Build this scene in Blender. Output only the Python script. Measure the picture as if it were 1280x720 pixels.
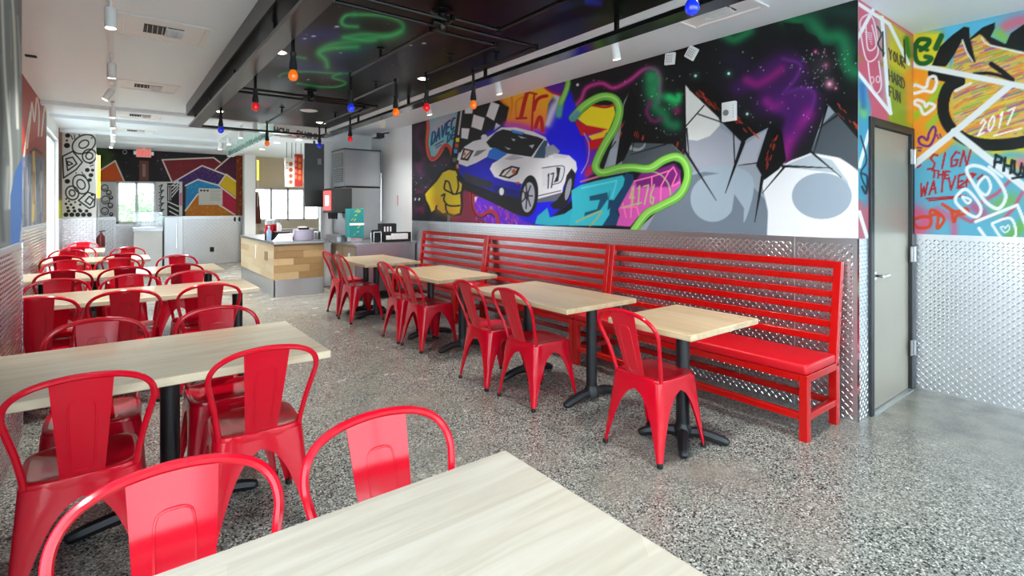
import bpy, bmesh, math, random
import numpy as np
from mathutils import Vector, Matrix

# ------------------------------------------------------------------ scene, camera, light
for o in list(bpy.data.objects):
    bpy.data.objects.remove(o, do_unlink=True)
SC = bpy.context.scene
COL = SC.collection
F, H, Y0 = 647.0, 1.42, 260.0
YAW = math.radians(37.52)
SN, CS = math.sin(YAW), math.cos(YAW)

cam = bpy.data.cameras.new('camera')
cam.sensor_width = 36.0
cam.lens = F / 1280 * 36
cam.shift_y = -(360 - Y0) / 1280
cam.clip_start = 0.02
cam_o = bpy.data.objects.new('camera', cam)
cam_o.location = (0, 0, H)
cam_o.rotation_euler = (math.pi / 2, 0, -YAW)
COL.objects.link(cam_o)
SC.camera = cam_o

SC.view_settings.view_transform = 'Standard'
SC.view_settings.look = 'None'
SC.view_settings.gamma = 1.0
SC.view_settings.use_curve_mapping = False
SC.view_settings.exposure = 0.52

w = bpy.data.worlds.new('sky')
SC.world = w
w.use_nodes = True
bg = w.node_tree.nodes['Background']
bg.inputs[0].default_value = (0.80, 0.90, 1.0, 1)
bg.inputs[1].default_value = 5.6


def portal(loc, rot, sx, sy):
    l = bpy.data.lights.new('window_portal', 'AREA')
    l.shape = 'RECTANGLE'; l.size = sx; l.size_y = sy
    l.cycles.is_portal = True
    o = bpy.data.objects.new('window_portal', l)
    o.location = loc; o.rotation_euler = rot
    COL.objects.link(o)


sun = bpy.data.lights.new('sun', 'SUN')
sun.energy = 1.6; sun.angle = math.radians(4); sun.color = (1, 0.96, 0.9)
sun_o = bpy.data.objects.new('sun', sun)
sun_o.rotation_euler = Vector((0.40, 0.34, -0.85)).to_track_quat('-Z', 'Y').to_euler()
COL.objects.link(sun_o)
HP = math.pi / 2
portal((2.3, -2.58, 1.35), (HP, 0, 0), 5.4, 2.4)             # storefront behind, faces +Y
portal((-0.48, -0.45, 1.35), (HP, 0, -HP), 4.3, 2.4)          # storefront side, faces +X
portal((-0.78, 10.67, 1.3), (HP, 0, -HP), 1.9, 2.5)
portal((0.42, 15.25, 1.55), (HP, 0, math.pi), 0.8, 1.0)
portal((3.84, 15.25, 1.52), (HP, 0, math.pi), 1.75, 0.9)

CEIL = 2.80


# ------------------------------------------------------------------ small helpers
def lin(c):
    return tuple((v / 255 / 12.92) if v / 255 <= 0.04045 else ((v / 255 + 0.055) / 1.055) ** 2.4 for v in c)


def tag(o, label=None, cat=None, group=None, kind=None):
    if label: o['label'] = label
    if cat: o['category'] = cat
    if group: o['group'] = group
    if kind: o['kind'] = kind
    return o


def empty(name, loc=(0, 0, 0), rz=0.0, label=None, cat=None, group=None, kind=None):
    o = bpy.data.objects.new(name, None)
    o.empty_display_size = 0.1
    o.location = loc
    o.rotation_euler = (0, 0, rz)
    COL.objects.link(o)
    return tag(o, label, cat, group, kind)


def copy_tree(o, parent=None):
    c = o.copy()
    COL.objects.link(c)
    c.parent = parent
    for ch in o.children:
        copy_tree(ch, c)
    return c


class MB:
    def __init__(s):
        s.v = []; s.f = []

    def add(s, vs, fs):
        b = len(s.v)
        s.v += [tuple(p) for p in vs]
        s.f += [tuple(b + i for i in f) for f in fs]
        return s

    def box(s, x0, x1, y0, y1, z0, z1):
        return s.add([(x0, y0, z0), (x1, y0, z0), (x1, y1, z0), (x0, y1, z0),
                      (x0, y0, z1), (x1, y0, z1), (x1, y1, z1), (x0, y1, z1)],
                     [(0, 3, 2, 1), (4, 5, 6, 7), (0, 1, 5, 4), (1, 2, 6, 5), (2, 3, 7, 6), (3, 0, 4, 7)])

    def bar(s, p, q, w, h, up=(0, 0, 1)):
        """box of section w x h running from p to q"""
        p, q = Vector(p), Vector(q)
        d = (q - p).normalized()
        sd = d.cross(Vector(up))
        if sd.length < 1e-4: sd = d.cross(Vector((0, 1, 0)))
        sd.normalize(); u = sd.cross(d)
        vs = []
        for c in (p, q):
            for a, b in ((-1, -1), (1, -1), (1, 1), (-1, 1)):
                vs.append(c + sd * (a * w / 2) + u * (b * h / 2))
        return s.add(vs, [(0, 1, 2, 3), (7, 6, 5, 4), (0, 4, 5, 1), (1, 5, 6, 2), (2, 6, 7, 3), (3, 7, 4, 0)])

    def tube(s, path, r, n=10, cap=True, closed=False):
        P = [Vector(p) for p in path]
        R = r if isinstance(r, (list, tuple)) else [r] * len(P)
        m = len(P)
        rings = []
        ref = None
        for i, p in enumerate(P):
            if closed:
                t = P[(i + 1) % m] - P[(i - 1) % m]
            else:
                t = P[min(i + 1, m - 1)] - P[max(i - 1, 0)]
            t.normalize()
            if ref is None:
                ref = t.orthogonal().normalized()
            ref = (ref - t * ref.dot(t))
            if ref.length < 1e-6: ref = t.orthogonal()
            ref.normalize()
            b = t.cross(ref)
            rings.append([p + (ref * math.cos(2 * math.pi * k / n) + b * math.sin(2 * math.pi * k / n)) * R[i] for k in range(n)])
        vs = [q for ring in rings for q in ring]
        fs = []
        for i in range(m if closed else m - 1):
            for k in range(n):
                a = i * n + k; bb = i * n + (k + 1) % n
                j = ((i + 1) % m) * n
                fs.append((a, bb, j + (k + 1) % n, j + k))
        if cap and not closed:
            fs.append(tuple(reversed(range(n))))
            fs.append(tuple((m - 1) * n + k for k in range(n)))
        return s.add(vs, fs)

    def lathe(s, prof, n=20, c=(0, 0, 0)):
        vs = []; fs = []
        for r, z in prof:
            for k in range(n):
                a = 2 * math.pi * k / n
                vs.append((c[0] + r * math.cos(a), c[1] + r * math.sin(a), c[2] + z))
        for i in range(len(prof) - 1):
            for k in range(n):
                fs.append((i * n + k, i * n + (k + 1) % n, (i + 1) * n + (k + 1) % n, (i + 1) * n + k))
        fs.append(tuple(reversed(range(n))))
        fs.append(tuple((len(prof) - 1) * n + k for k in range(n)))
        return s.add(vs, fs)

    def grid(s, rows):
        """rows: list of equal-length lists of points"""
        n = len(rows[0])
        fs = [(i * n + k, i * n + k + 1, (i + 1) * n + k + 1, (i + 1) * n + k) for i in range(len(rows) - 1) for k in range(n - 1)]
        return s.add([p for r in rows for p in r], fs)

    def prism(s, pts, z0, z1):
        n = len(pts)
        vs = [(x, y, z0) for x, y in pts] + [(x, y, z1) for x, y in pts]
        fs = [tuple(reversed(range(n))), tuple(range(n, 2 * n))]
        fs += [(i, (i + 1) % n, n + (i + 1) % n, n + i) for i in range(n)]
        return s.add(vs, fs)

    def mesh(s, name, mat, smooth=False, bevel=0.0, seg=1):
        me = bpy.data.meshes.new(name)
        me.from_pydata(s.v, [], s.f)
        bm = bmesh.new(); bm.from_mesh(me)
        bmesh.ops.recalc_face_normals(bm, faces=bm.faces)
        if bevel > 0:
            es = [e for e in bm.edges if len(e.link_faces) == 2 and e.calc_face_angle(0) > 0.6]
            bmesh.ops.bevel(bm, geom=es, offset=bevel, segments=seg, profile=0.6, affect='EDGES', clamp_overlap=True)
        bm.to_mesh(me); bm.free()
        if mat: me.materials.append(mat)
        if smooth:
            me.shade_smooth()
            if smooth != 'all':
                me.set_sharp_from_angle(angle=math.radians(40))
        return me

    def build(s, name, mat, parent=None, smooth=False, bevel=0.0, seg=1, loc=None):
        o = bpy.data.objects.new(name, s.mesh(name, mat, smooth, bevel, seg))
        if loc: o.location = loc
        COL.objects.link(o)
        o.parent = parent
        return o


def cat(pts, n=8, closed=False):
    """Catmull-Rom through points (any dimension)"""
    P = [np.array(p, float) for p in pts]
    m = len(P); out = []
    rng = range(m) if closed else range(m - 1)
    for i in rng:
        if closed:
            a, b, c, d = P[(i - 1) % m], P[i], P[(i + 1) % m], P[(i + 2) % m]
        else:
            a, b, c, d = P[max(i - 1, 0)], P[i], P[i + 1], P[min(i + 2, m - 1)]
        for k in range(n):
            t = k / n
            out.append(0.5 * ((2 * b) + (c - a) * t + (2 * a - 5 * b + 4 * c - d) * t * t + (3 * b - a - 3 * c + d) * t ** 3))
    if not closed: out.append(P[-1])
    return [tuple(p) for p in out]


# ------------------------------------------------------------------ materials
MATS = {}


def mat(name, rgb=(200, 200, 200), rough=0.5, metal=0.0, spec=0.5, coat=0.0, emit=None, es=0.0, noise=0.0, nscale=8.0, bump=0.0, bscale=60.0, alpha=1.0):
    m = bpy.data.materials.new(name)
    m.use_nodes = True
    nt = m.node_tree
    b = nt.nodes['Principled BSDF']
    c = lin(rgb)
    b.inputs['Base Color'].default_value = (*c, 1)
    b.inputs['Roughness'].default_value = rough
    b.inputs['Metallic'].default_value = metal
    b.inputs['Specular IOR Level'].default_value = spec
    b.inputs['Coat Weight'].default_value = coat
    b.inputs['Coat Roughness'].default_value = 0.06
    if emit:
        b.inputs['Emission Color'].default_value = (*lin(emit), 1)
        b.inputs['Emission Strength'].default_value = es
    tc = nt.nodes.new('ShaderNodeTexCoord')
    if noise > 0:
        n = nt.nodes.new('ShaderNodeTexNoise'); n.inputs['Scale'].default_value = nscale; n.inputs['Detail'].default_value = 4
        nt.links.new(tc.outputs['Object'], n.inputs['Vector'])
        r = nt.nodes.new('ShaderNodeMapRange')
        r.inputs['To Min'].default_value = 1 - noise; r.inputs['To Max'].default_value = 1 + noise
        nt.links.new(n.outputs['Fac'], r.inputs['Value'])
        mx = nt.nodes.new('ShaderNodeVectorMath'); mx.operation = 'SCALE'
        mx.inputs[0].default_value = c
        nt.links.new(r.outputs['Result'], mx.inputs['Scale'])
        nt.links.new(mx.outputs['Vector'], b.inputs['Base Color'])
    if bump > 0:
        n2 = nt.nodes.new('ShaderNodeTexNoise'); n2.inputs['Scale'].default_value = bscale; n2.inputs['Detail'].default_value = 3
        nt.links.new(tc.outputs['Object'], n2.inputs['Vector'])
        bp = nt.nodes.new('ShaderNodeBump'); bp.inputs['Strength'].default_value = bump; bp.inputs['Distance'].default_value = 0.005
        nt.links.new(n2.outputs['Fac'], bp.inputs['Height'])
        nt.links.new(bp.outputs['Normal'], b.inputs['Normal'])
    MATS[name] = m
    return m


def ramp(nt, stops, interp='LINEAR'):
    r = nt.nodes.new('ShaderNodeValToRGB')
    r.color_ramp.interpolation = interp
    e = r.color_ramp.elements
    while len(e) < len(stops): e.new(0.5)
    for i, (p, c) in enumerate(stops):
        e[i].position = p; e[i].color = (*lin(c), 1)
    return r


def floor_mat():
    m = bpy.data.materials.new('polished_aggregate_concrete'); m.use_nodes = True
    nt = m.node_tree; L = nt.links; N = nt.nodes
    b = N['Principled BSDF']
    tc = N.new('ShaderNodeTexCoord')
    # chips
    v = N.new('ShaderNodeTexVoronoi'); v.inputs['Scale'].default_value = 150; v.inputs['Randomness'].default_value = 1
    L.new(tc.outputs['Object'], v.inputs['Vector'])
    sep = N.new('ShaderNodeSeparateColor'); L.new(v.outputs['Color'], sep.inputs['Color'])
    chips = ramp(nt, [(0.0, (24, 26, 26)), (0.13, (70, 73, 71)), (0.25, (113, 115, 110)), (0.5, (137, 139, 132)), (0.76, (161, 162, 154)), (0.93, (202, 203, 194))], 'CONSTANT')
    L.new(sep.outputs['Red'], chips.inputs['Fac'])
    v2 = N.new('ShaderNodeTexVoronoi'); v2.inputs['Scale'].default_value = 72
    L.new(tc.outputs['Object'], v2.inputs['Vector'])
    sep2 = N.new('ShaderNodeSeparateColor'); L.new(v2.outputs['Color'], sep2.inputs['Color'])
    big = ramp(nt, [(0.0, (30, 32, 33)), (0.08, (186, 182, 172)), (0.12, (140, 137, 130))], 'CONSTANT')
    L.new(sep2.outputs['Green'], big.inputs['Fac'])
    gt = N.new('ShaderNodeMath'); gt.operation = 'LESS_THAN'; gt.inputs[1].default_value = 0.12
    L.new(sep2.outputs['Green'], gt.inputs[0])
    d2 = N.new('ShaderNodeMath'); d2.operation = 'LESS_THAN'; d2.inputs[1].default_value = 0.42
    L.new(v2.outputs['Distance'], d2.inputs[0])
    mm = N.new('ShaderNodeMath'); mm.operation = 'MULTIPLY'; L.new(gt.outputs[0], mm.inputs[0]); L.new(d2.outputs[0], mm.inputs[1])
    mix = N.new('ShaderNodeMix'); mix.data_type = 'RGBA'
    L.new(mm.outputs[0], mix.inputs['Factor']); L.new(chips.outputs['Color'], mix.inputs['A']); L.new(big.outputs['Color'], mix.inputs['B'])
    # cement cream worn patches hide the chips
    n = N.new('ShaderNodeTexNoise'); n.inputs['Scale'].default_value = 0.9; n.inputs['Detail'].default_value = 5; n.inputs['Roughness'].default_value = 0.6
    L.new(tc.outputs['Object'], n.inputs['Vector'])
    pr = N.new('ShaderNodeMapRange'); pr.inputs['From Min'].default_value = 0.46; pr.inputs['From Max'].default_value = 0.68
    pr.inputs['To Max'].default_value = 0.75
    L.new(n.outputs['Fac'], pr.inputs['Value'])
    n3 = N.new('ShaderNodeTexNoise'); n3.inputs['Scale'].default_value = 5; n3.inputs['Detail'].default_value = 6
    L.new(tc.outputs['Object'], n3.inputs['Vector'])
    cem = ramp(nt, [(0.3, (104, 101, 93)), (0.7, (150, 145, 134))]); L.new(n3.outputs['Fac'], cem.inputs['Fac'])
    # the strip by the steel door is bare cement with hardly any stone showing
    xyz = N.new('ShaderNodeSeparateXYZ'); L.new(tc.outputs['Object'], xyz.inputs[0])
    gx = N.new('ShaderNodeMapRange'); gx.inputs['From Min'].default_value = 3.2; gx.inputs['From Max'].default_value = 4.2; gx.inputs['To Max'].default_value = 0.85
    L.new(xyz.outputs['X'], gx.inputs['Value'])
    gy = N.new('ShaderNodeMapRange'); gy.inputs['From Min'].default_value = 6.0; gy.inputs['From Max'].default_value = 9.0; gy.inputs['To Max'].default_value = 0.8
    L.new(xyz.outputs['Y'], gy.inputs['Value'])
    mx0 = N.new('ShaderNodeMath'); mx0.operation = 'MAXIMUM'; L.new(gx.outputs[0], mx0.inputs[0]); L.new(gy.outputs[0], mx0.inputs[1])
    mx1 = N.new('ShaderNodeMath'); mx1.operation = 'MAXIMUM'; L.new(mx0.outputs[0], mx1.inputs[0]); L.new(pr.outputs[0], mx1.inputs[1])
    mix2 = N.new('ShaderNodeMix'); mix2.data_type = 'RGBA'
    L.new(mx1.outputs[0], mix2.inputs['Factor']); L.new(mix.outputs['Result'], mix2.inputs['A']); L.new(cem.outputs['Color'], mix2.inputs['B'])
    L.new(mix2.outputs['Result'], b.inputs['Base Color'])
    rr = N.new('ShaderNodeMapRange'); rr.inputs['To Min'].default_value = 0.14; rr.inputs['To Max'].default_value = 0.34
    L.new(n3.outputs['Fac'], rr.inputs['Value']); L.new(rr.outputs[0], b.inputs['Roughness'])
    b.inputs['Specular IOR Level'].default_value = 0.5
    bp = N.new('ShaderNodeBump'); bp.inputs['Strength'].default_value = 0.05; bp.inputs['Distance'].default_value = 0.004
    L.new(n3.outputs['Fac'], bp.inputs['Height']); L.new(bp.outputs['Normal'], b.inputs['Normal'])
    return m


def wood_mat(name, a, bcol, c, axis='X', scale=1.0, rough=0.32):
    """grain drawn out along one axis"""
    m = bpy.data.materials.new(name); m.use_nodes = True
    nt = m.node_tree; L = nt.links; N = nt.nodes
    b = N['Principled BSDF']
    tc = N.new('ShaderNodeTexCoord')
    mp = N.new('ShaderNodeMapping')
    sc = {'X': (1.2, 16, 16), 'Y': (16, 1.2, 16), 'Z': (16, 16, 1.2)}[axis]
    mp.inputs['Scale'].default_value = tuple(v * scale for v in sc)
    L.new(tc.outputs['Object'], mp.inputs['Vector'])
    n = N.new('ShaderNodeTexNoise'); n.inputs['Scale'].default_value = 1.5; n.inputs['Detail'].default_value = 6; n.inputs['Distortion'].default_value = 1.2
    L.new(mp.outputs[0], n.inputs['Vector'])
    r = ramp(nt, [(0.25, a), (0.5, bcol), (0.78, c)])
    L.new(n.outputs['Fac'], r.inputs['Fac'])
    # glued staves: tone changes from strip to strip
    br = N.new('ShaderNodeTexVoronoi'); br.feature = 'F1'
    mp2 = N.new('ShaderNodeMapping')
    s2 = {'X': (0.9, 9, 0.01), 'Y': (9, 0.9, 0.01), 'Z': (9, 9, 0.9)}[axis]
    mp2.inputs['Scale'].default_value = s2
    L.new(tc.outputs['Object'], mp2.inputs['Vector']); L.new(mp2.outputs[0], br.inputs['Vector']); br.inputs['Scale'].default_value = 1.0
    sp = N.new('ShaderNodeSeparateColor'); L.new(br.outputs['Color'], sp.inputs['Color'])
    mr = N.new('ShaderNodeMapRange'); mr.inputs['To Min'].default_value = 0.93; mr.inputs['To Max'].default_value = 1.05
    L.new(sp.outputs['Red'], mr.inputs['Value'])
    vm = N.new('ShaderNodeVectorMath'); vm.operation = 'SCALE'
    L.new(r.outputs['Color'], vm.inputs[0]); L.new(mr.outputs[0], vm.inputs['Scale'])
    L.new(vm.outputs['Vector'], b.inputs['Base Color'])
    b.inputs['Roughness'].default_value = rough
    return m


def glass_mat():
    m = bpy.data.materials.new('window_glass'); m.use_nodes = True
    nt = m.node_tree; N = nt.nodes; L = nt.links
    N.remove(N['Principled BSDF'])
    t = N.new('ShaderNodeBsdfTransparent'); t.inputs[0].default_value = (0.96, 0.985, 0.98, 1)
    g = N.new('ShaderNodeBsdfGlossy'); g.inputs['Roughness'].default_value = 0.02
    mx = N.new('ShaderNodeMixShader'); mx.inputs[0].default_value = 0.06
    L.new(t.outputs[0], mx.inputs[1]); L.new(g.outputs[0], mx.inputs[2]); L.new(mx.outputs[0], N['Material Output'].inputs[0])
    return m


def paint_mat(name, rough=0.42):
    m = bpy.data.materials.new(name); m.use_nodes = True
    nt = m.node_tree; N = nt.nodes
    a = N.new('ShaderNodeVertexColor'); a.layer_name = 'paint'
    nt.links.new(a.outputs['Color'], N['Principled BSDF'].inputs['Base Color'])
    N['Principled BSDF'].inputs['Roughness'].default_value = rough
    N['Principled BSDF'].inputs['Specular IOR Level'].default_value = 0.28
    return m


M_FLOOR = floor_mat()
M_WHITE = mat('white_wall_paint', (236, 238, 239), 0.55, noise=0.02, nscale=2, bump=0.03, bscale=160)
M_CEIL = mat('white_ceiling_paint', (230, 241, 248), 0.42, noise=0.02, nscale=1.5)
M_BEIGE = mat('beige_wall_paint', (196, 182, 160), 0.6, noise=0.02)
M_RED = mat('glossy_red_enamel', (196, 9, 34), 0.13, spec=.42, noise=0.04, nscale=6)
M_BENCH = mat('red_painted_steel', (184, 14, 11), 0.2, spec=.45, noise=0.05, nscale=4)
M_VINYL = mat('red_vinyl', (196, 8, 26), 0.36, noise=0.05, nscale=9, bump=0.08, bscale=240)
M_BLACK = mat('black_powder_coat', (20, 23, 27), 0.42, noise=0.1, nscale=20)
M_RUBBER = mat('black_rubber', (14, 14, 14), 0.7, noise=0.1)
M_SOFFIT = mat('black_satin_panel', (11, 12, 13), 0.3, spec=.35, noise=0.08, nscale=3)
M_GREYBEAM = mat('dark_grey_steel', (66, 72, 76), 0.36, metal=0.2, noise=0.08, nscale=5)
M_BEAMG = mat('charcoal_gloss_steel', (30, 32, 34), 0.28, metal=0.1, noise=0.08, nscale=5)
M_BEAM = mat('black_gloss_steel', (17, 18, 20), 0.16, spec=0.6, noise=0.06, nscale=5)
M_PIPE = mat('black_iron_pipe', (14, 15, 16), 0.30, metal=0.4, noise=0.1, nscale=20)
M_PLATE = mat('aluminium_tread_plate', (206, 208, 211), 0.34, metal=1.0, noise=0.04, nscale=3)
M_LUG = mat('aluminium_tread_lug', (232, 233, 235), 0.16, metal=1.0, noise=0.03, nscale=30)
M_STEEL = mat('brushed_stainless', (176, 178, 180), 0.30, metal=1.0, noise=0.06, nscale=5, bump=0.02, bscale=300)
M_DOOR = mat('brushed_door_steel', (172, 164, 148), 0.40, metal=0.45, noise=0.06, nscale=2)
M_CHROME = mat('chrome', (210, 210, 212), 0.12, metal=1.0, noise=0.02)
M_GLASS = glass_mat()
M_WHITEP = mat('white_enamel', (232, 233, 233), 0.35, noise=0.02)
M_LENS = mat('lit_lens', (255, 250, 240), 0.4, emit=(255, 240, 214), es=14.0, noise=0.01)
M_ALU = mat('window_frame_aluminium', (190, 192, 194), 0.4, metal=0.6, noise=0.03)
M_WOOD = wood_mat('pale_maple_along_x', (198, 180, 149), (207, 191, 163), (215, 202, 177), 'X', 1.0, 0.24)
M_WOOD_GLARE = wood_mat('whitish_glare_maple', (172, 162, 145), (182, 173, 158), (191, 184, 172), 'X', 1.0, 0.24)  # less yellow than the other tops, with daylight glare put into its colour
M_WOODY = wood_mat('pale_maple_along_y', (178, 152, 114), (194, 171, 135), (208, 190, 160), 'Y', 1.0, 0.28)
M_EDGE = wood_mat('maple_edge', (188, 160, 118), (206, 182, 142), (222, 204, 168), 'X', 1.4, 0.45)
M_PAINT = paint_mat('mural_paint', 0.5)
M_PAINTD = paint_mat('panel_paint', 0.34)
M_PAINTD.node_tree.nodes['Principled BSDF'].inputs['Specular IOR Level'].default_value = 0.12
M_BULB = {k: mat(k + '_glass_bulb', c, 0.12, coat=1.0, emit=c, es=0.35, noise=0.02) for k, c in
          dict(red=(214, 18, 26), orange=(240, 112, 14), blue=(18, 48, 214)).items()}
M_DARK = mat('matt_black', (16, 17, 18), 0.6, noise=0.1)
M_SCREEN = mat('black_glass_screen', (12, 14, 13), 0.4, spec=0.6, noise=0.1)
M_NEON = mat('yellow_neon', (255, 240, 60), 0.4, emit=(255, 236, 50), es=1.6, noise=0.01)


# ------------------------------------------------------------------ painted murals (vertex-coloured panels)
def proj(P):
    x, y, z = P[..., 0], P[..., 1], P[..., 2]
    d = x * SN + y * CS
    return 640 + F * (x * CS - y * SN) / d, Y0 - F * (z - H) / d


class Canvas:
    """a flat panel whose paint is worked out point by point; measures are read on a plan where one unit is
    one unit of the design drawing (the drawing's perspective is undone by the panel's own plane)"""

    def __init__(s, O, A, B, sv, tv, base):
        O, A, B = (np.array(v, float) for v in (O, A, B))
        S, T = np.meshgrid(sv, tv, indexing='xy')
        s.P = O + S[..., None] * A + T[..., None] * B
        s.shape = S.shape
        u, v = proj(s.P)
        s.u = u.ravel(); s.v = v.ravel()
        s.c = np.empty((s.u.size, 3)); s.c[:] = base
        s.rng = np.random.default_rng(7)

    def _sel(s, pts, m):
        p = np.asarray(pts, float)
        lo = p.min(0) - m; hi = p.max(0) + m
        return np.nonzero((s.u >= lo[0]) & (s.u <= hi[0]) & (s.v >= lo[1]) & (s.v <= hi[1]))[0]

    def _dist(s, idx, p, closed):
        x = s.u[idx]; y = s.v[idx]
        d = np.full(x.size, 1e9)
        n = len(p)
        for i in range(n if closed else n - 1):
            a = p[i]; b = p[(i + 1) % n]
            e = b - a; l2 = e @ e + 1e-12
            t = np.clip(((x - a[0]) * e[0] + (y - a[1]) * e[1]) / l2, 0, 1)
            d = np.minimum(d, (x - a[0] - t * e[0]) ** 2 + (y - a[1] - t * e[1]) ** 2)
        return np.sqrt(d)

    def _blend(s, idx, al, col):
        al = al[:, None]
        s.c[idx] = s.c[idx] * (1 - al) + np.asarray(col, float) * al

    def poly(s, pts, col, soft=0.9, alpha=1.0, smooth=0, col2=None, gdir=None):
        p = np.asarray(cat(pts, smooth, True) if smooth else pts, float)
        idx = s._sel(p, soft)
        if idx.size == 0: return
        x = s.u[idx]; y = s.v[idx]
        ins = np.zeros(x.size, bool)
        n = len(p)
        for i in range(n):
            a = p[i]; b = p[(i + 1) % n]
            if a[1] == b[1]: continue
            c = ((a[1] > y) != (b[1] > y)) & (x < (b[0] - a[0]) * (y - a[1]) / (b[1] - a[1]) + a[0])
            ins ^= c
        d = s._dist(idx, p, True)
        sd = np.where(ins, d, -d)
        al = np.clip(0.5 + sd / soft, 0, 1) * alpha
        if col2 is not None:
            g = np.asarray(gdir, float); q = p @ g
            t = np.clip((x * g[0] + y * g[1] - q.min()) / (q.max() - q.min()), 0, 1)[:, None]
            cc = np.asarray(col, float) * (1 - t) + np.asarray(col2, float) * t
            s.c[idx] = s.c[idx] * (1 - al[:, None]) + cc * al[:, None]
        else:
            s._blend(idx, al, col)

    def line(s, pts, wd, col, soft=0.9, alpha=1.0, smooth=0, closed=False):
        p = np.asarray(cat(pts, smooth, closed) if smooth else pts, float)
        idx = s._sel(p, wd + soft)
        if idx.size == 0: return
        d = s._dist(idx, p, closed)
        s._blend(idx, np.clip(0.5 + (wd / 2 - d) / soft, 0, 1) * alpha, col)

    def taper(s, a, b, w0, w1, col):
        a = np.array(a, float); b = np.array(b, float)
        n = np.array([-(b - a)[1], (b - a)[0]]); n /= np.linalg.norm(n) + 1e-9
        s.poly([a + n * w0 / 2, b + n * w1 / 2, b - n * w1 / 2, a - n * w0 / 2], col)

    def spray(s, pts, wd, col, alpha=0.8, smooth=6):
        p = np.asarray(cat(pts, smooth) if (smooth and len(pts) > 1) else pts, float)
        if len(p) == 1: p = np.vstack([p, p + 0.01])
        idx = s._sel(p, wd * 2.4)
        if idx.size == 0: return
        d = s._dist(idx, p, False)
        s._blend(idx, np.exp(-(d / wd) ** 2) * alpha, col)

    def ell(s, c, rx, ry, col, rot=0, soft=0.9, alpha=1.0, ring=None):
        a = np.linspace(0, 2 * np.pi, 36, endpoint=False)
        x = rx * np.cos(a); y = ry * np.sin(a)
        p = [(c[0] + x[i] * math.cos(rot) - y[i] * math.sin(rot), c[1] + x[i] * math.sin(rot) + y[i] * math.cos(rot)) for i in range(36)]
        if ring: s.line(p, ring, col, soft, alpha, closed=True)
        else: s.poly(p, col, soft, alpha)

    def stars(s, box, n, col=(220, 225, 230), r=(0.35, 0.9)):
        for _ in range(n):
            x = s.rng.uniform(box[0], box[2]); y = s.rng.uniform(box[1], box[3])
            s.ell((x, y), *([s.rng.uniform(*r)] * 2), col, alpha=s.rng.uniform(0.35, 0.95))

    def text(s, t, org, dx, up, wd, col, gap=1.0):
        x, y = org
        for ch in t:
            for st in FONT.get(ch, []):
                s.line([(x + dx[0] * 0.72 * px + up[0] * (1 - py), y + dx[1] * 0.72 * px + up[1] * (1 - py)) for px, py in st], wd, col, 0.8)
            x += dx[0] * gap; y += dx[1] * gap

    def build(s, name, parent, material=None):
        h, wn = s.shape
        me = bpy.data.meshes.new(name)
        nv = h * wn
        me.vertices.add(nv)
        me.vertices.foreach_set('co', s.P.reshape(-1).astype(np.float32))
        i = (np.arange(h - 1)[:, None] * wn + np.arange(wn - 1)[None, :]).ravel()
        q = np.stack([i, i + 1, i + 1 + wn, i + wn], 1).astype(np.int32)
        nf = len(q)
        me.loops.add(nf * 4); me.polygons.add(nf)
        me.loops.foreach_set('vertex_index', q.ravel())
        me.polygons.foreach_set('loop_start', np.arange(0, nf * 4, 4, dtype=np.int32))
        try:
            me.polygons.foreach_set('loop_total', np.full(nf, 4, dtype=np.int32))
        except Exception:
            pass
        me.update(calc_edges=True)
        a = me.color_attributes.new('paint', 'FLOAT_COLOR', 'POINT')
        c = np.clip(s.c / 255, 0, 1)
        l = np.where(c <= 0.04045, c / 12.92, ((c + 0.055) / 1.055) ** 2.4)
        rgba = np.ones((nv, 4), np.float32); rgba[:, :3] = l
        a.data.foreach_set('color', rgba.ravel())
        me.materials.append(material or M_PAINT)
        o = bpy.data.objects.new(name, me)
        COL.objects.link(o); o.parent = parent
        return o


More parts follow.
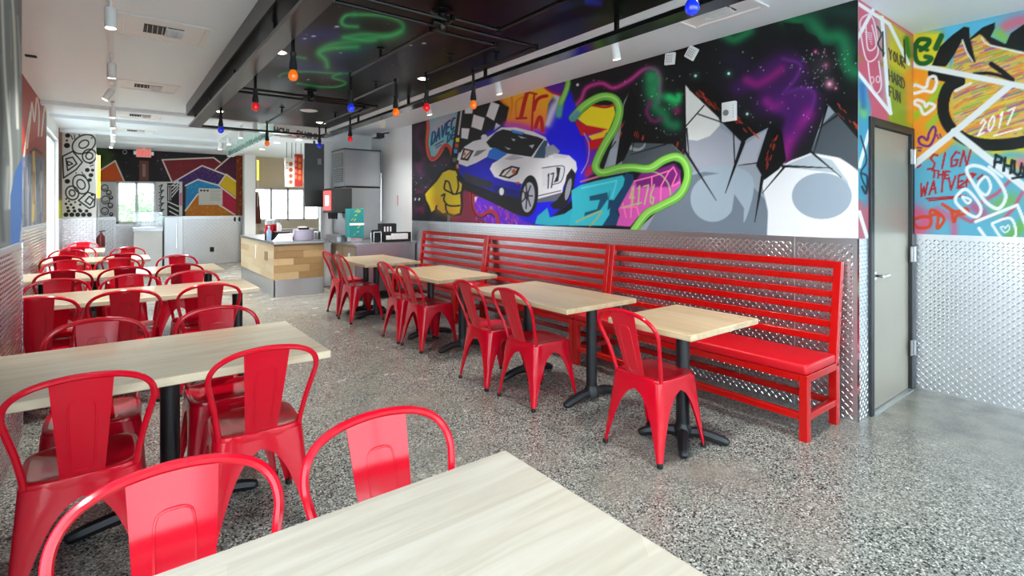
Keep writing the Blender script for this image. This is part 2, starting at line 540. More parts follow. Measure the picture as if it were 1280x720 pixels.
FONT = {
    'A': [[(0, 1), (.5, 0), (1, 1)], [(.2, .62), (.8, .62)]], 'B': [[(0, 1), (0, 0), (.8, .1), (.85, .35), (0, .48), (.95, .6), (.9, .92), (0, 1)]],
    'C': [[(1, .1), (.5, 0), (.1, .3), (.1, .75), (.5, 1), (1, .85)]], 'D': [[(0, 0), (0, 1), (.6, .95), (1, .6), (.9, .2), (.5, 0), (0, 0)]],
    'E': [[(1, 0), (.1, 0), (.1, 1), (1, 1)], [(.1, .5), (.8, .5)]], 'G': [[(1, .12), (.5, 0), (.1, .4), (.3, .95), (.9, .9), (.95, .55), (.55, .55)]],
    'H': [[(0, 0), (0, 1)], [(1, 0), (1, 1)], [(0, .55), (1, .5)]], 'I': [[(.5, 0), (.5, 1)]], 'K': [[(0, 0), (0, 1)], [(1, 0), (.1, .55), (1, 1)]],
    'L': [[(.1, 0), (.1, 1), (.9, 1)]], 'N': [[(0, 1), (.1, 0), (.9, 1), (1, 0)]], 'O': [[(.5, 0), (.05, .4), (.3, .95), (.8, .9), (.95, .4), (.5, 0)]],
    'R': [[(0, 1), (.05, 0), (.9, .1), (.9, .4), (.05, .52), (1, 1)]], 'S': [[(.95, .1), (.4, 0), (.1, .25), (.8, .6), (.75, .95), (.05, .95)]],
    'T': [[(0, 0), (1, 0)], [(.5, 0), (.5, 1)]], 'U': [[(0, 0), (.1, .9), (.6, 1), (.95, .8), (1, 0)]], 'V': [[(0, 0), (.5, 1), (1, 0)]],
    'W': [[(0, 0), (.25, 1), (.5, .3), (.75, 1), (1, 0)]], 'X': [[(0, 0), (1, 1)], [(1, 0), (0, 1)]],
    '0': [[(.5, 0), (.1, .3), (.15, .8), (.5, 1), (.9, .7), (.85, .2), (.5, 0)]], '1': [[(.3, .15), (.55, 0), (.5, 1)]],
    '2': [[(.1, .2), (.5, 0), (.9, .25), (.1, 1), (1, .95)]], '7': [[(0, .05), (1, 0), (.4, 1)]], '4': [[(.7, 1), (.7, 0), (0, .6), (1, .6)]],
    '6': [[(.8, 0), (.2, .5), (.2, .9), (.7, 1), (.9, .7), (.3, .6)]], '-': [[(0, .6), (1, .5)]], "'": [[(.5, 0), (.4, .25)]],
    'Y': [[(0, 0), (.5, .5), (1, 0)], [(.5, .5), (.5, 1)]], 'P': [[(0, 1), (.05, 0), (.9, .1), (.9, .45), (.05, .55)]], 'F': [[(1, 0), (.1, 0), (.1, 1)], [(.1, .5), (.8, .5)]],
}


def zp(x0, y0, s, pts):
    return [(x0 + x / s, y0 + y / s) for x, y in pts]


#PART2
# ------------------------------------------------------------------ the shell
def slab(name, boxes, m, kind='structure', parent=None):
    b = MB()
    for x in boxes: b.box(*x)
    o = b.build(name, m, parent)
    if parent is None: tag(o, kind=kind)
    return o


slab('floor', [(-0.95, 5.6, -2.75, 15.4, -0.1, 0)], M_FLOOR)['label'] = 'polished grey aggregate concrete floor'
slab('ceiling', [(-0.95, 5.6, -2.75, 15.4, CEIL, CEIL + 0.1)], M_CEIL)['label'] = 'flat white painted ceiling'
W_R = slab('wall_right', [(3.9, 4.05, 1.32, 9.5, 0, CEIL)], M_WHITE)
W_D = slab('wall_door_side', [(4.05, 4.10, 1.32, 1.47, 0, CEIL), (4.10, 4.99, 1.32, 1.47, 2.03, CEIL), (4.99, 5.15, 1.32, 1.47, 0, CEIL)], M_WHITE)
W_G = slab('wall_recess', [(5.03, 5.15, -2.6, 1.32, 0, CEIL)], M_WHITE)
slab('wall_partition', [(2.95, 4.05, 9.5, 9.62, 0, CEIL)], M_WHITE)
W_L = slab('wall_left', [(-0.60, -0.46, 1.7, 4.42, 0, CEIL), (-0.90, -0.60, 4.28, 4.42, 0, CEIL), (-0.90, -0.755, 4.42, 9.70, 0, CEIL), (-0.90, -0.755, 9.70, 11.64, 2.57, CEIL),
                         (-0.90, -0.755, 11.64, 15.2, 0, CEIL), (-0.755, -0.275, 12.4, 12.6, 0, CEIL),
                         (-0.60, -0.46, -2.6, 1.7, 2.55, CEIL), (-0.60, -0.46, -2.6, 1.7, 0, 0.12)], M_WHITE)
W_B = slab('wall_back', [(-0.90, 0.03, 15.2, 15.35, 0, CEIL), (0.03, 0.80, 15.2, 15.35, 0, 1.05), (0.03, 0.80, 15.2, 15.35, 2.05, CEIL), (0.80, 2.97, 15.2, 15.35, 0, CEIL),
                         (2.97, 4.70, 15.2, 15.35, 0, 1.07), (2.97, 4.70, 15.2, 15.35, 1.97, CEIL), (4.70, 5.45, 15.2, 15.35, 0, CEIL)], M_BEIGE)
slab('wall_front', [(-0.60, 5.15, -2.75, -2.6, 0, 0.12), (-0.60, 5.15, -2.75, -2.6, 2.55, CEIL), (-0.60, -0.35, -2.75, -2.6, 0.12, 2.55), (4.9, 5.15, -2.75, -2.6, 0.12, 2.55)], M_WHITE)
slab('wall_kitchen', [(5.3, 5.45, 9.62, 15.2, 0, CEIL), (4.05, 5.45, 9.5, 9.62, 0, CEIL)], M_BEIGE)
o = slab('ground', [(-30, 35, -30, 45, -0.25, -0.12)], mat('pale_pavement', (205, 205, 202), 0.8, noise=0.08, nscale=0.6)); o['label'] = 'pale pavement outside the windows'

# shallow ceiling beams and headers
for i, y in enumerate((8.9, 10.1, 11.9, 13.3)):
    slab('trim_%d' % (i + 1), [(-0.755, 2.0, y, y + 0.14, CEIL - 0.05, CEIL)], M_CEIL)
HEAD = slab('trim_5', [(2.0, 2.12, 8.8, 13.1, 2.57, CEIL), (2.12, 2.95, 8.8, 8.92, 2.55, CEIL)], M_CEIL)


def window(n, axis, c, a0, a1, z0, z1, div, fw=0.05, hbar=(), label=None):
    """glazed opening in plane axis=c between a0..a1: frame, mullions and one pane per bay"""
    e = empty('window_%d' % n, kind='structure')
    if label: e['label'] = label
    fr = MB()

    def bx(p0, p1, q0, q1, t=0.035):
        return (c - t, c + t, p0, p1, q0, q1) if axis == 'X' else (p0, p1, c - t, c + t, q0, q1)
    fr.box(*bx(a0, a0 + fw, z0, z1)); fr.box(*bx(a1 - fw, a1, z0, z1)); fr.box(*bx(a0, a1, z0, z0 + fw)); fr.box(*bx(a0, a1, z1 - fw, z1))
    fr.build('frame', M_ALU, e)
    st = (a1 - a0) / div
    for k in range(div):
        p0 = a0 + k * st; p1 = p0 + st
        if k: MB().box(*bx(p0 - fw / 2, p0 + fw / 2, z0, z1)).build('mullion', M_ALU, e)
        MB().box(*bx(p0 + fw / 2, p1 - fw / 2, z0 + fw / 2, z1 - fw / 2, 0.003)).build('pane', M_GLASS, e)
        for hb in hbar:
            MB().box(*bx(p0, p1, hb - 0.02, hb + 0.02, 0.03)).build('glazing_bar', M_ALU, e)
    return e


window(1, 'Y', -2.66, -0.35, 4.9, 0.12, 2.55, 4, label='wide glazed shop front')
window(2, 'X', -0.53, -2.6, 1.7, 0.12, 2.55, 4, label='glazed side shop front')
window(3, 'X', -0.84, 9.70, 11.64, 0.0, 2.57, 2, label='tall bright glazed opening in the painted side wall')
window(4, 'Y', 15.28, 0.03, 0.80, 1.05, 2.05, 2, label='window beside the doodle panels under the exit sign')
window(5, 'Y', 15.28, 2.97, 4.70, 1.07, 1.97, 4, label='row of bright kitchen window panes')


def tread_plate(parent, O, U, n, L, Hh, first=True, lugs=True, px=0.026):
    """aluminium sheet with raised lugs; O lower corner, U along the wall, n outward"""
    O, U, n = Vector(O), Vector(U), Vector(n)
    up = Vector((0, 0, 1))
    b = MB()
    t = 0.004
    vs = []
    for k in (0, t):
        for a, c in ((0, 0), (L, 0), (L, Hh), (0, Hh)):
            vs.append(O + U * a + up * c + n * k)
    b.add(vs, [(0, 1, 2, 3), (7, 6, 5, 4), (0, 4, 5, 1), (1, 5, 6, 2), (2, 6, 7, 3), (3, 7, 4, 0)])
    sh = b.build('tread_sheet', M_PLATE, parent)
    if not lugs: return sh
    nx = int((L - 0.02) / px); nz = int((Hh - 0.02) / px)
    I, J = np.meshgrid(np.arange(nx), np.arange(nz), indexing='ij')
    I = I.ravel(); J = J.ravel()
    cx = 0.022 + I * px; cz = 0.022 + J * px
    sg = np.where((I + J) % 2 == 0, 1.0, -1.0)
    prof = np.array([(-0.5, 0, 0), (-0.24, -0.5, 0), (0.24, -0.5, 0), (0.5, 0, 0), (0.24, 0.5, 0), (-0.24, 0.5, 0), (-0.22, 0, 1), (0.22, 0, 1)])
    l, wd, hh = px * 1.08, px * .26, px * .08
    a = prof[:, 0] * l; bb = prof[:, 1] * wd; hz = prof[:, 2] * hh
    q = math.sqrt(0.5)
    du = (a[None] - bb[None]) * q
    dz = (a[None] + bb[None]) * q * sg[:, None]
    du = np.broadcast_to(du, dz.shape)
    X = cx[:, None] + du; Z = cz[:, None] + dz
    P = np.array(O)[None, None] + X[..., None] * np.array(U) + Z[..., None] * np.array(up) + (t + hz)[None, :, None] * np.array(n)
    fc = [(0, 1, 6), (1, 2, 7, 6), (2, 3, 7), (3, 4, 7), (4, 5, 6, 7), (5, 0, 6)]
    me = bpy.data.meshes.new('tread_lugs')
    fs = []
    for k in range(len(cx)):
        fs += [tuple(8 * k + i for i in f) for f in fc]
    me.from_pydata(P.reshape(-1, 3).tolist(), [], fs)
    bm = bmesh.new(); bm.from_mesh(me)
    nv = np.array(n)
    for f in bm.faces:
        f.normal_update()
        if f.normal.dot(n) < 0: f.normal_flip()
    bm.to_mesh(me); bm.free()
    me.materials.append(M_LUG)
    lo = bpy.data.objects.new('tread_lugs', me)
    COL.objects.link(lo); lo.parent = sh; lo['kind'] = 'stuff'
    return sh


# mural wall: sheets with seams, then the return beside the door, then the wall beyond the door
for y0, y1 in ((1.325, 1.72), (1.724, 4.14), (4.144, 6.56), (6.564, 7.79)):
    tread_plate(W_R, (3.9, y1, 0.0), (0, -1, 0), (-1, 0, 0), y1 - y0, 1.215)
tread_plate(W_D, (3.898, 1.32, 0), (1, 0, 0), (0, -1, 0), 0.20, 1.215)
tread_plate(W_G, (5.03, 1.31, 0), (0, -1, 0), (-1, 0, 0), 2.4, 1.215)
tread_plate(W_G, (5.03, -1.10, 0), (0, -1, 0), (-1, 0, 0), 1.5, 1.215, lugs=False)
tread_plate(W_L, (-0.46, 2.0, 0), (0, 1, 0), (1, 0, 0), 2.415, 1.215)
tread_plate(W_L, (-0.46, 1.71, 0), (0, 1, 0), (1, 0, 0), 0.285, 1.215, lugs=False)
tread_plate(W_L, (-0.755, 4.43, 0), (0, 1, 0), (1, 0, 0), 2.6, 1.215, px=0.036)
tread_plate(W_L, (-0.755, 7.04, 0), (0, 1, 0), (1, 0, 0), 2.65, 1.215, px=0.036)
tread_plate(W_L, (-0.755, 11.65, 0), (0, 1, 0), (1, 0, 0), 0.74, 1.215, lugs=False)
tread_plate(W_L, (-0.755, 12.4, 0), (1, 0, 0), (0, -1, 0), 0.48, 1.235, px=0.045)
tread_plate(W_B, (-0.755, 15.2, 0), (1, 0, 0), (0, -1, 0), 0.78, 1.215, px=0.05)
tread_plate(W_B, (0.03, 15.2, 0), (1, 0, 0), (0, -1, 0), 0.765, 1.045, px=0.05)
tread_plate(W_B, (0.80, 15.2, 0), (1, 0, 0), (0, -1, 0), 2.15, 1.215, px=0.05)
MB().box(3.893, 3.902, 1.311, 1.323, 0, 1.215).build('corner_trim', M_CHROME, W_R)
MB().box(-0.465, -0.452, 4.41, 4.425, 0, 1.215).build('corner_trim', M_CHROME, W_L)
MB().box(-0.46, -0.44, 1.71, 4.42, 1.212, 1.222).build('cap_strip', M_CHROME, W_L)

# ------------------------------------------------------------------ main mural
ys_u = np.linspace(514.6, 1074.5, 720)
aa = (ys_u - 640) / F
yy = 3.9 * (CS - SN * aa) / (SN + CS * aa)          # points along the wall
Y_A, Y_B = 7.79, 1.32
sv = np.clip((Y_A - yy) / (Y_A - Y_B), 0, 1)
sv[0] = 0; sv[-1] = 1
C = Canvas((3.897, Y_A, 1.215), (0, Y_B - Y_A, 0), (0, 0, CEIL - 1.215), sv, np.linspace(0, 1, 250), (20, 22, 24))
Zb = lambda p: zp(680, 60, 3.0, p)
# nebulae and stars on the black
C.spray(Zb([(0, 200), (60, 230), (110, 215)]), 8, (40, 60, 90), 0.6)
for a, cl in ((1.0, (150, 28, 108)), (0.5, (210, 60, 150))):
    C.spray(Zb([(118, 216), (140, 190), (160, 150), (215, 132), (262, 150), (320, 122), (372, 82), (408, 78), (430, 100), (432, 170), (418, 215)]), 4.2 * a, cl, 0.75)
C.spray(Zb([(405, 100), (398, 150), (415, 215), (440, 240)]), 9, (34, 132, 84), 0.85)
C.spray(Zb([(400, 110), (425, 120), (418, 170), (470, 190), (490, 215)]), 7, (44, 160, 96), 0.7)
C.spray(Zb([(470, 185), (500, 195), (505, 180)]), 5, (40, 205, 110), 0.9)
C.spray(Zb([(455, 265), (470, 285), (495, 290)]), 8, (36, 132, 84), 0.85)
C.spray(Zb([(400, 200), (385, 240), (410, 275), (440, 265)]), 3, (130, 40, 100), 0.8)
C.spray(Zb([(500, 235)]), 5, (150, 30, 100), 0.9)
C.spray(Zb([(730, 150), (800, 110), (880, 50), (960, 50), (955, 100), (900, 160), (850, 170), (820, 210), (900, 220), (960, 165), (1010, 180), (985, 260), (935, 330)]), 13, (70, 26, 96), 0.72)
C.poly(Zb([(745, 150), (800, 95), (870, 45), (940, 45), (968, 66), (950, 112), (900, 172), (840, 192), (790, 160)]), (62, 26, 84), 9, .8, smooth=5)
C.poly(Zb([(825, 196), (880, 178), (960, 148), (1014, 160), (1018, 204), (985, 270), (935, 330), (905, 402), (892, 330), (902, 262), (850, 236)]), (84, 28, 108), 8, .8, smooth=5)
C.spray(Zb([(895, 40), (960, 62), (945, 112), (900, 165)]), 2.4, (112, 46, 140), .6)
C.spray(Zb([(900, 175), (960, 150), (1012, 166), (1008, 215), (980, 270)]), 2.4, (112, 46, 140), .6)
C.spray(Zb([(740, 60), (700, 40)]), 14, (36, 32, 60), 0.6)
C.spray(Zb([(760, 120), (800, 135), (850, 110), (890, 80)]), 6, (150, 26, 120), 0.75)
C.spray(Zb([(835, 200), (860, 218), (895, 205)]), 6, (150, 30, 128), 0.75)
C.spray(Zb([(990, 250), (940, 310), (915, 370), (905, 410)]), 9, (168, 30, 140), 0.7)
C.spray(Zb([(900, 190), (930, 230), (925, 300)]), 10, (70, 24, 100), 0.7)
Zt = lambda p: zp(840, 0, 5.333, p)
C.spray(Zt([(760, 110), (830, 140), (900, 120), (960, 180), (1020, 240), (1120, 250), (1160, 330), (1170, 430), (1220, 480)]), 12, (26, 128, 80), 0.85)
C.spray(Zt([(900, 60), (1050, 60), (1200, 80)]), 12, (30, 70, 56), 0.7)
C.poly(Zt([(740, 150), (870, 160), (895, 215), (960, 240), (1000, 300), (1080, 310), (1090, 400), (1140, 500), (1110, 560), (1000, 620), (900, 420), (780, 260)]), (20, 22, 24), 3, 0.95)
C.spray(Zt([(350, 235), (420, 262), (520, 205)]), 7, (36, 140, 86), 0.85)
for (x, y, r, cl) in [(957, 345, 3, (190, 40, 120)), (1013, 348, 2.4, (120, 40, 80)), (1025, 435, 4, (190, 40, 120)), (1050, 560, 6, (225, 130, 170)), (1092, 588, 2.6, (170, 40, 90))]:
    C.spray(Zt([(x, y)]), r, cl, 0.95)
    C.ell(Zt([(x, y)])[0], r * .35, r * .35, (240, 215, 225), alpha=.7)
C.spray(Zt([(1000, 450)]), 14, (80, 72, 80), 0.5)
for (x, y) in [(157, 505), (378, 490)]:
    C.spray(Zt([(x, y)]), 5, (40, 110, 90), 0.7); C.ell(Zt([(x, y)])[0], 1.7, 1.7, (210, 240, 230))
C.spray([(934, 142.5)], 4, (60, 90, 80), .7); C.ell((934, 142.5), 1.6, 1.6, (210, 235, 220))
C.stars((735, 60, 1072, 190), 150)
C.stars((1000, 60, 1060, 110), 60)
C.stars((780, 130, 860, 200), 40)
C.ell((722, 106), 1.8, 1.8, (220, 225, 235))
# left: purple smoke
for p, wd, cl in (([(524, 158), (520, 172), (526, 188), (521, 205)], 5, (86, 26, 66)), ([(530, 200), (524, 212), (534, 232), (526, 250), (520, 262)], 6, (80, 28, 74)),
                  ([(545, 205), (556, 215), (552, 232)], 8, (36, 44, 70)), ([(540, 205), (560, 200), (572, 212)], 5, (70, 34, 58)), ([(523, 240), (526, 260), (540, 272)], 4, (110, 30, 70)),
                  ([(545, 262), (565, 270), (560, 276)], 5, (90, 30, 50))):
    C.spray(p, wd, cl, 0.8)
for c, r in (((522, 196), 5), ((524, 250), 6), ((531, 226), 4), ((536, 268), 6)):
    C.ell(c, r, r * 1.4, (20, 20, 24), soft=4)
C.stars((516, 200, 570, 262), 40, r=(0.3, 0.7))
# red, pink and violet field under the car
C.poly([(562, 246), (572, 232), (582, 238), (600, 240), (640, 262), (662, 276), (670, 282), (560, 280)], (128, 40, 66), 3)
C.spray([(566, 252), (575, 262), (570, 274)], 5, (150, 40, 80), .8)
C.poly([(590, 252), (600, 243), (640, 262), (668, 284), (618, 281), (596, 272)], (104, 34, 214), 2.5)
rg = np.random.default_rng(3)
for _ in range(70):
    x = rg.uniform(594, 655); y = rg.uniform(250, 281)
    C.line([(x, y), (x + rg.uniform(-3, 3), y + rg.uniform(3, 7))], rg.uniform(.8, 1.6), [(210, 110, 110), (226, 140, 120), (150, 60, 230), (190, 60, 170)][rg.integers(4)], alpha=.85)
C.line([(589, 240), (592, 262), (600, 270), (612, 264), (620, 268), (622, 279)], 4.5, (176, 46, 54), smooth=6)
C.line([(589, 240), (591, 262), (600, 272), (612, 267), (618, 272)], 1.2, (40, 14, 20), smooth=6)
C.poly([(593, 246), (597, 246), (594, 254)], (236, 220, 214))
# teal tag panel with red border
C.poly([(535, 143), (576, 130), (573, 165), (568, 190), (560, 182), (553, 182), (545, 196), (539, 196), (535, 180)], (104, 186, 196), 1.2)
C.spray([(545, 160), (556, 150), (566, 150)], 9, (190, 166, 176), .8)
C.spray([(550, 180), (545, 188)], 5, (190, 170, 178), .7)
C.line([(534, 146), (535, 160), (533.5, 178), (536, 194), (541, 199), (547, 195), (553, 185), (558, 181), (563, 186), (566, 198)], 4.2, (196, 58, 44), smooth=6)
C.line([(534, 146), (535, 160), (533.5, 178), (536, 196), (541, 201), (549, 195), (554, 187)], 1, (232, 112, 74), smooth=6)
C.text("DAVEC", (539, 181), (6.0, -4.2), (1.6, -15), 2.1, (20, 62, 116)); C.text("DE", (559, 178), (5, -3.4), (1, -9), 1.6, (20, 62, 116))
C.line([(544, 182), (554, 176)], 1.3, (20, 62, 116)); C.line([(545, 185), (551, 181)], 1.1, (20, 62, 116))
# flag and pole
C.poly([(577, 134), (592, 128), (613, 122), (637, 133), (632, 160), (622, 168), (600, 188), (570, 205), (568, 196)], (22, 23, 25))
for q in ([(581, 133.5), (592, 130.5), (590.5, 142), (581, 142)], [(592, 143), (606, 147.5), (602, 163), (589, 158.5)], [(613.8, 126.7), (624.5, 131), (617.6, 151), (607.6, 145)],
          [(620, 153.5), (626, 157), (617, 164)], [(577, 160), (587, 160.7), (584.7, 174), (576.4, 172.5)], [(573.6, 190.5), (576.6, 192), (574.5, 201), (571, 200)]):
    C.poly(q, (228, 228, 234))
C.line([(577, 132), (566, 206)], 7.5, (18, 20, 22)); C.line([(577.5, 133), (573, 168)], 2, (205, 205, 205))
for (x, y), cl in (((572, 175), (232, 206, 50)), ((571, 182), (206, 74, 50)), ((569.6, 189), (50, 150, 214)), ((568, 200), (96, 104, 112)), ((572.5, 208), (226, 120, 40))):
    C.poly([(x - 2.2, y - 2.6), (x + 2.2, y - 2.8), (x + 2, y + 2.6), (x - 2.2, y + 2.6)], cl, 1.2)
# fist on its stick
Zf = lambda p: zp(500, 190, 6.54, p)
fist = [(205, 345), (232, 312), (300, 240), (350, 168), (400, 145), (455, 155), (468, 185), (480, 235), (506, 262), (502, 305), (492, 345), (497, 440), (487, 500), (440, 512), (385, 492), (350, 502), (300, 458), (258, 492), (240, 440), (215, 392)]
C.line(Zf([(395, 500), (393, 568)]), 5, (104, 118, 116)); C.line(Zf([(383, 500), (380, 568)]), 1.4, (14, 14, 16))
C.line(Zf(fist), 5.5, (14, 14, 16), closed=True)
C.poly(Zf(fist), (226, 204, 34))
C.spray(Zf([(300, 400), (330, 460), (430, 490)]), 7, (232, 168, 24), .6)
for l in ([(372, 235), (400, 248), (415, 300), (432, 345)], [(372, 240), (362, 300), (400, 325), (450, 345), (495, 330)], [(468, 200), (478, 280), (462, 335)],
          [(340, 358), (366, 345), (358, 390), (385, 430), (430, 442), (488, 438)], [(372, 430), (376, 470), (388, 495)], [(300, 440), (292, 462)]):
    C.line(Zf(l), 1.9, (14, 14, 16), smooth=5)
# ultramarine field round the car, red and violet to its right
C.poly([(690, 140), (712, 110), (725, 150), (745, 168), (748, 190), (738, 215), (728, 240), (700, 262), (676, 284), (655, 276), (640, 262), (640, 230), (660, 170), (684, 150), (690, 118)], (24, 22, 238), 4)
C.spray([(612, 168), (640, 160), (660, 162)], 5, (46, 30, 236), .9)
# flame letters behind the car
Zr = lambda p: zp(600, 90, 6.54, p)
C.spray(Zr([(590, 160), (640, 230), (600, 300), (550, 420)]), 6, (236, 226, 236), .9)
C.poly(Zr([(120, 205), (260, 165), (400, 130), (520, 95), (610, 180), (560, 260), (525, 480), (430, 475), (205, 440), (238, 290)]), (246, 204, 22), 2.2, col2=(236, 120, 60), gdir=(0, 1))
C.spray(Zr([(215, 430), (320, 440), (430, 470), (520, 490)]), 4.5, (196, 60, 210), .85)
for l in ([(255, 185), (262, 260), (250, 340), (238, 400)], [(350, 205), (300, 240), (292, 330), (300, 370)], [(170, 205), (190, 250), (220, 270)]):
    C.line(Zr(l), 2.6, (226, 130, 26), smooth=5, alpha=.85)
for l, wd in (([(395, 140), (365, 240), (335, 370)], 5), ([(298, 380), (378, 376)], 2.6), ([(385, 165), (462, 180)], 2.4), ([(445, 180), (430, 330), (424, 470)], 2.6),
              ([(440, 310), (462, 235), (500, 205), (545, 195)], 4.2), ([(455, 450), (478, 380), (500, 380), (512, 480)], 4.5)):
    C.line(Zr(l), wd, (190, 26, 30), smooth=5)
C.poly(Zr([(510, 98), (700, 44), (705, 80), (665, 188), (600, 175), (545, 138)]), (88, 20, 150), 1.5)
C.line(Zr([(512, 104), (545, 140), (600, 172), (662, 190)]), 2.6, (196, 30, 70), smooth=5)
C.poly(Zb([(120, 280), (150, 285), (215, 300), (245, 330), (225, 400), (180, 420), (190, 470), (150, 490), (160, 400), (150, 330)]), (110, 26, 190), 3)
C.poly(Zb([(160, 350), (240, 330), (220, 372), (175, 385)]), (206, 20, 34), 1.2)
C.poly(Zb([(120, 262), (180, 215), (262, 216), (268, 250), (240, 318), (170, 300)]), (238, 216, 30), 1.2)
C.line(Zb([(180, 214), (230, 222), (262, 212)]), 3, (190, 30, 34), smooth=4)
C.poly(Zb([(110, 262), (160, 290), (240, 305), (180, 322), (140, 330)]), (200, 20, 36), 1.2)
C.poly(Zb([(165, 330), (240, 308), (225, 335), (180, 345)]), (238, 196, 30), 1.2)
C.spray(Zb([(160, 470), (175, 455)]), 5, (214, 24, 60), .9)
C.spray(Zb([(140, 480), (145, 450)]), 4, (60, 30, 250), .8)
C.line(Zb([(150, 320), (168, 360), (165, 420), (140, 470)]), 1, (190, 180, 230), smooth=6)
# car
Zc = lambda p: zp(500, 100, 3.6, p)
C.poly(Zc([(268, 332), (290, 300), (330, 275), (385, 262), (420, 240), (455, 213), (520, 213), (600, 232), (655, 258), (690, 330), (762, 340), (792, 368), (797, 400), (778, 455), (752, 440), (735, 480), (727, 522), (620, 548), (612, 480), (580, 440), (546, 470), (540, 520), (480, 505), (290, 440), (262, 388)]), (226, 228, 234), 1)
C.poly(Zc([(388, 280), (430, 236), (462, 222), (540, 236), (620, 256), (648, 268), (592, 346), (480, 330), (404, 302)]), (26, 27, 30))
C.poly(Zc([(500, 222), (560, 236), (548, 246), (505, 236)]), (60, 140, 216))
C.poly(Zc([(600, 350), (645, 270), (665, 275), (652, 352)]), (50, 88, 110)); C.line(Zc([(592, 348), (650, 266)]), 1.3, (210, 212, 220))
for q in ([(500, 262), (520, 268), (512, 276)], [(580, 295), (605, 290), (596, 308)], [(470, 300), (500, 310), (488, 314)], [(530, 250), (570, 262), (545, 262)]):
    C.poly(Zc(q), (190, 195, 205))
C.poly(Zc([(655, 300), (690, 290), (720, 320), (700, 350), (655, 348)]), (150, 156, 168), 1.2)      # open cockpit, seat back
C.poly(Zc([(392, 345), (402, 318), (425, 303), (482, 332), (440, 362)]), (30, 118, 222))
C.poly(Zc([(330, 345), (345, 318), (390, 312), (350, 340)]), (120, 124, 132)); C.poly(Zc([(470, 355), (510, 335), (560, 350), (500, 362)]), (180, 184, 194))
C.poly(Zc([(262, 376), (300, 390), (345, 372), (392, 346), (440, 362), (415, 376), (404, 400), (425, 436), (470, 452), (546, 466), (538, 532), (470, 522), (300, 458), (268, 420)]), (24, 26, 176))
C.poly(Zc([(286, 306), (332, 318), (306, 364), (272, 358)]), (20, 20, 24)); C.poly(Zc([(292, 314), (322, 322), (302, 354), (280, 350)]), (222, 206, 200))
C.line(Zc([(290, 350), (318, 322)]), 1.2, (40, 30, 30)); C.ell(Zc([(290, 332)])[0], 1.6, 2, (214, 90, 60))
C.poly(Zc([(444, 432), (462, 405), (502, 386), (540, 394), (528, 424), (492, 444)]), (20, 20, 24)); C.poly(Zc([(456, 428), (474, 406), (505, 394), (528, 400), (515, 422), (488, 436)]), (226, 222, 220))
C.ell(Zc([(513, 412)])[0], 2.6, 3, (210, 100, 74)); C.line(Zc([(470, 432), (500, 400)]), 1.1, (30, 30, 34)); C.ell(Zc([(530, 464)])[0], 2.6, 1.6, (206, 70, 50))
C.poly(Zc([(288, 418), (416, 458), (410, 492), (290, 456)]), (46, 48, 56)); C.poly(Zc([(420, 470), (540, 500), (538, 540), (420, 500)]), (20, 24, 120))
C.poly(Zc([(272, 446), (300, 460), (420, 505), (538, 535), (575, 618), (520, 604), (400, 545), (285, 490)]), (30, 31, 36))
C.ell(Zc([(457, 502)])[0], 4.6, 6.4, (30, 32, 60)); C.ell(Zc([(457, 502)])[0], 3, 4.8, (226, 236, 240))
C.ell(Zc([(580, 522)])[0], 11.5, 26, (26, 27, 30), rot=.1); C.ell(Zc([(577, 528)])[0], 8, 19, (176, 180, 192), rot=.1)
for k in range(7):
    a = k * .9
    C.line(Zc([(572, 520), (572 + 24 * math.cos(a), 522 + 58 * math.sin(a))]), 1.6, (34, 35, 40))
C.ell(Zc([(570, 520)])[0], 2.8, 5, (40, 42, 50))
C.poly(Zc([(618, 536), (726, 506), (734, 520), (700, 545), (618, 552)]), (96, 104, 120)); C.line(Zc([(620, 522), (724, 498)]), 1, (40, 42, 48))
C.poly(Zc([(772, 398), (790, 420), (782, 490), (752, 558), (722, 582), (690, 580), (676, 560), (706, 540), (735, 500), (750, 430)]), (28, 29, 33)); C.ell(Zc([(757, 492)])[0], 3.2, 14, (150, 154, 166), rot=.22)
C.poly(Zc([(640, 395), (715, 388), (738, 396), (728, 450), (690, 468), (640, 480)]), (214, 217, 224))
C.line(Zc([(640, 396), (720, 386), (740, 398), (726, 455), (688, 470)]), 1, (50, 52, 60), smooth=4)
C.poly(Zc([(704, 392), (722, 396), (712, 455), (692, 462), (706, 430)]), (30, 31, 36))
C.text('17', Zc([(660, 488)])[0], (4.6, -0.8), (0.8, -18), 1.4, (26, 27, 30))
C.ell(Zc([(379, 258)])[0], 4, 3.8, (222, 224, 230)); C.ell(Zc([(686, 350)])[0], 6, 3.6, (224, 226, 232))
C.poly(Zc([(690, 330), (762, 340), (745, 352), (690, 350)]), (206, 208, 216))
# cyan letters, navy shade, pink letters
Ze = lambda p: zp(720, 190, 6.86, p)
C.poly(zp(620, 180, 6.54, [(318, 655), (338, 590), (420, 520), (440, 600), (560, 570), (690, 480), (700, 560), (610, 665), (440, 668)]), (44, 180, 204), 1.2)
C.poly(Ze([(430, 178), (490, 190), (500, 260), (430, 420), (352, 500), (375, 560), (342, 632), (215, 632), (270, 520), (190, 500)]), (22, 66, 100), 1.2)
C.poly(Ze([(-40, 330), (36, 285), (180, 245), (400, 198), (418, 232), (405, 290), (325, 412), (272, 410), (290, 330), (270, 500), (292, 480), (285, 540), (225, 632), (-60, 632), (-30, 500)]), (52, 190, 208), 1.2)
C.poly(Ze([(115, 380), (270, 345), (275, 400), (205, 500), (70, 550), (76, 520), (180, 490), (205, 410), (118, 418)]), (22, 84, 112), 1.2)
C.line(Ze([(50, 310), (350, 245), (310, 390)]), 2, (96, 216, 224)); C.line(Ze([(0, 600), (90, 560), (215, 505), (180, 570), (120, 632)]), 2, (170, 176, 110), smooth=4)
C.line(Ze([(40, 255), (250, 195), (430, 160)]), 2.4, (196, 110, 150), smooth=4)
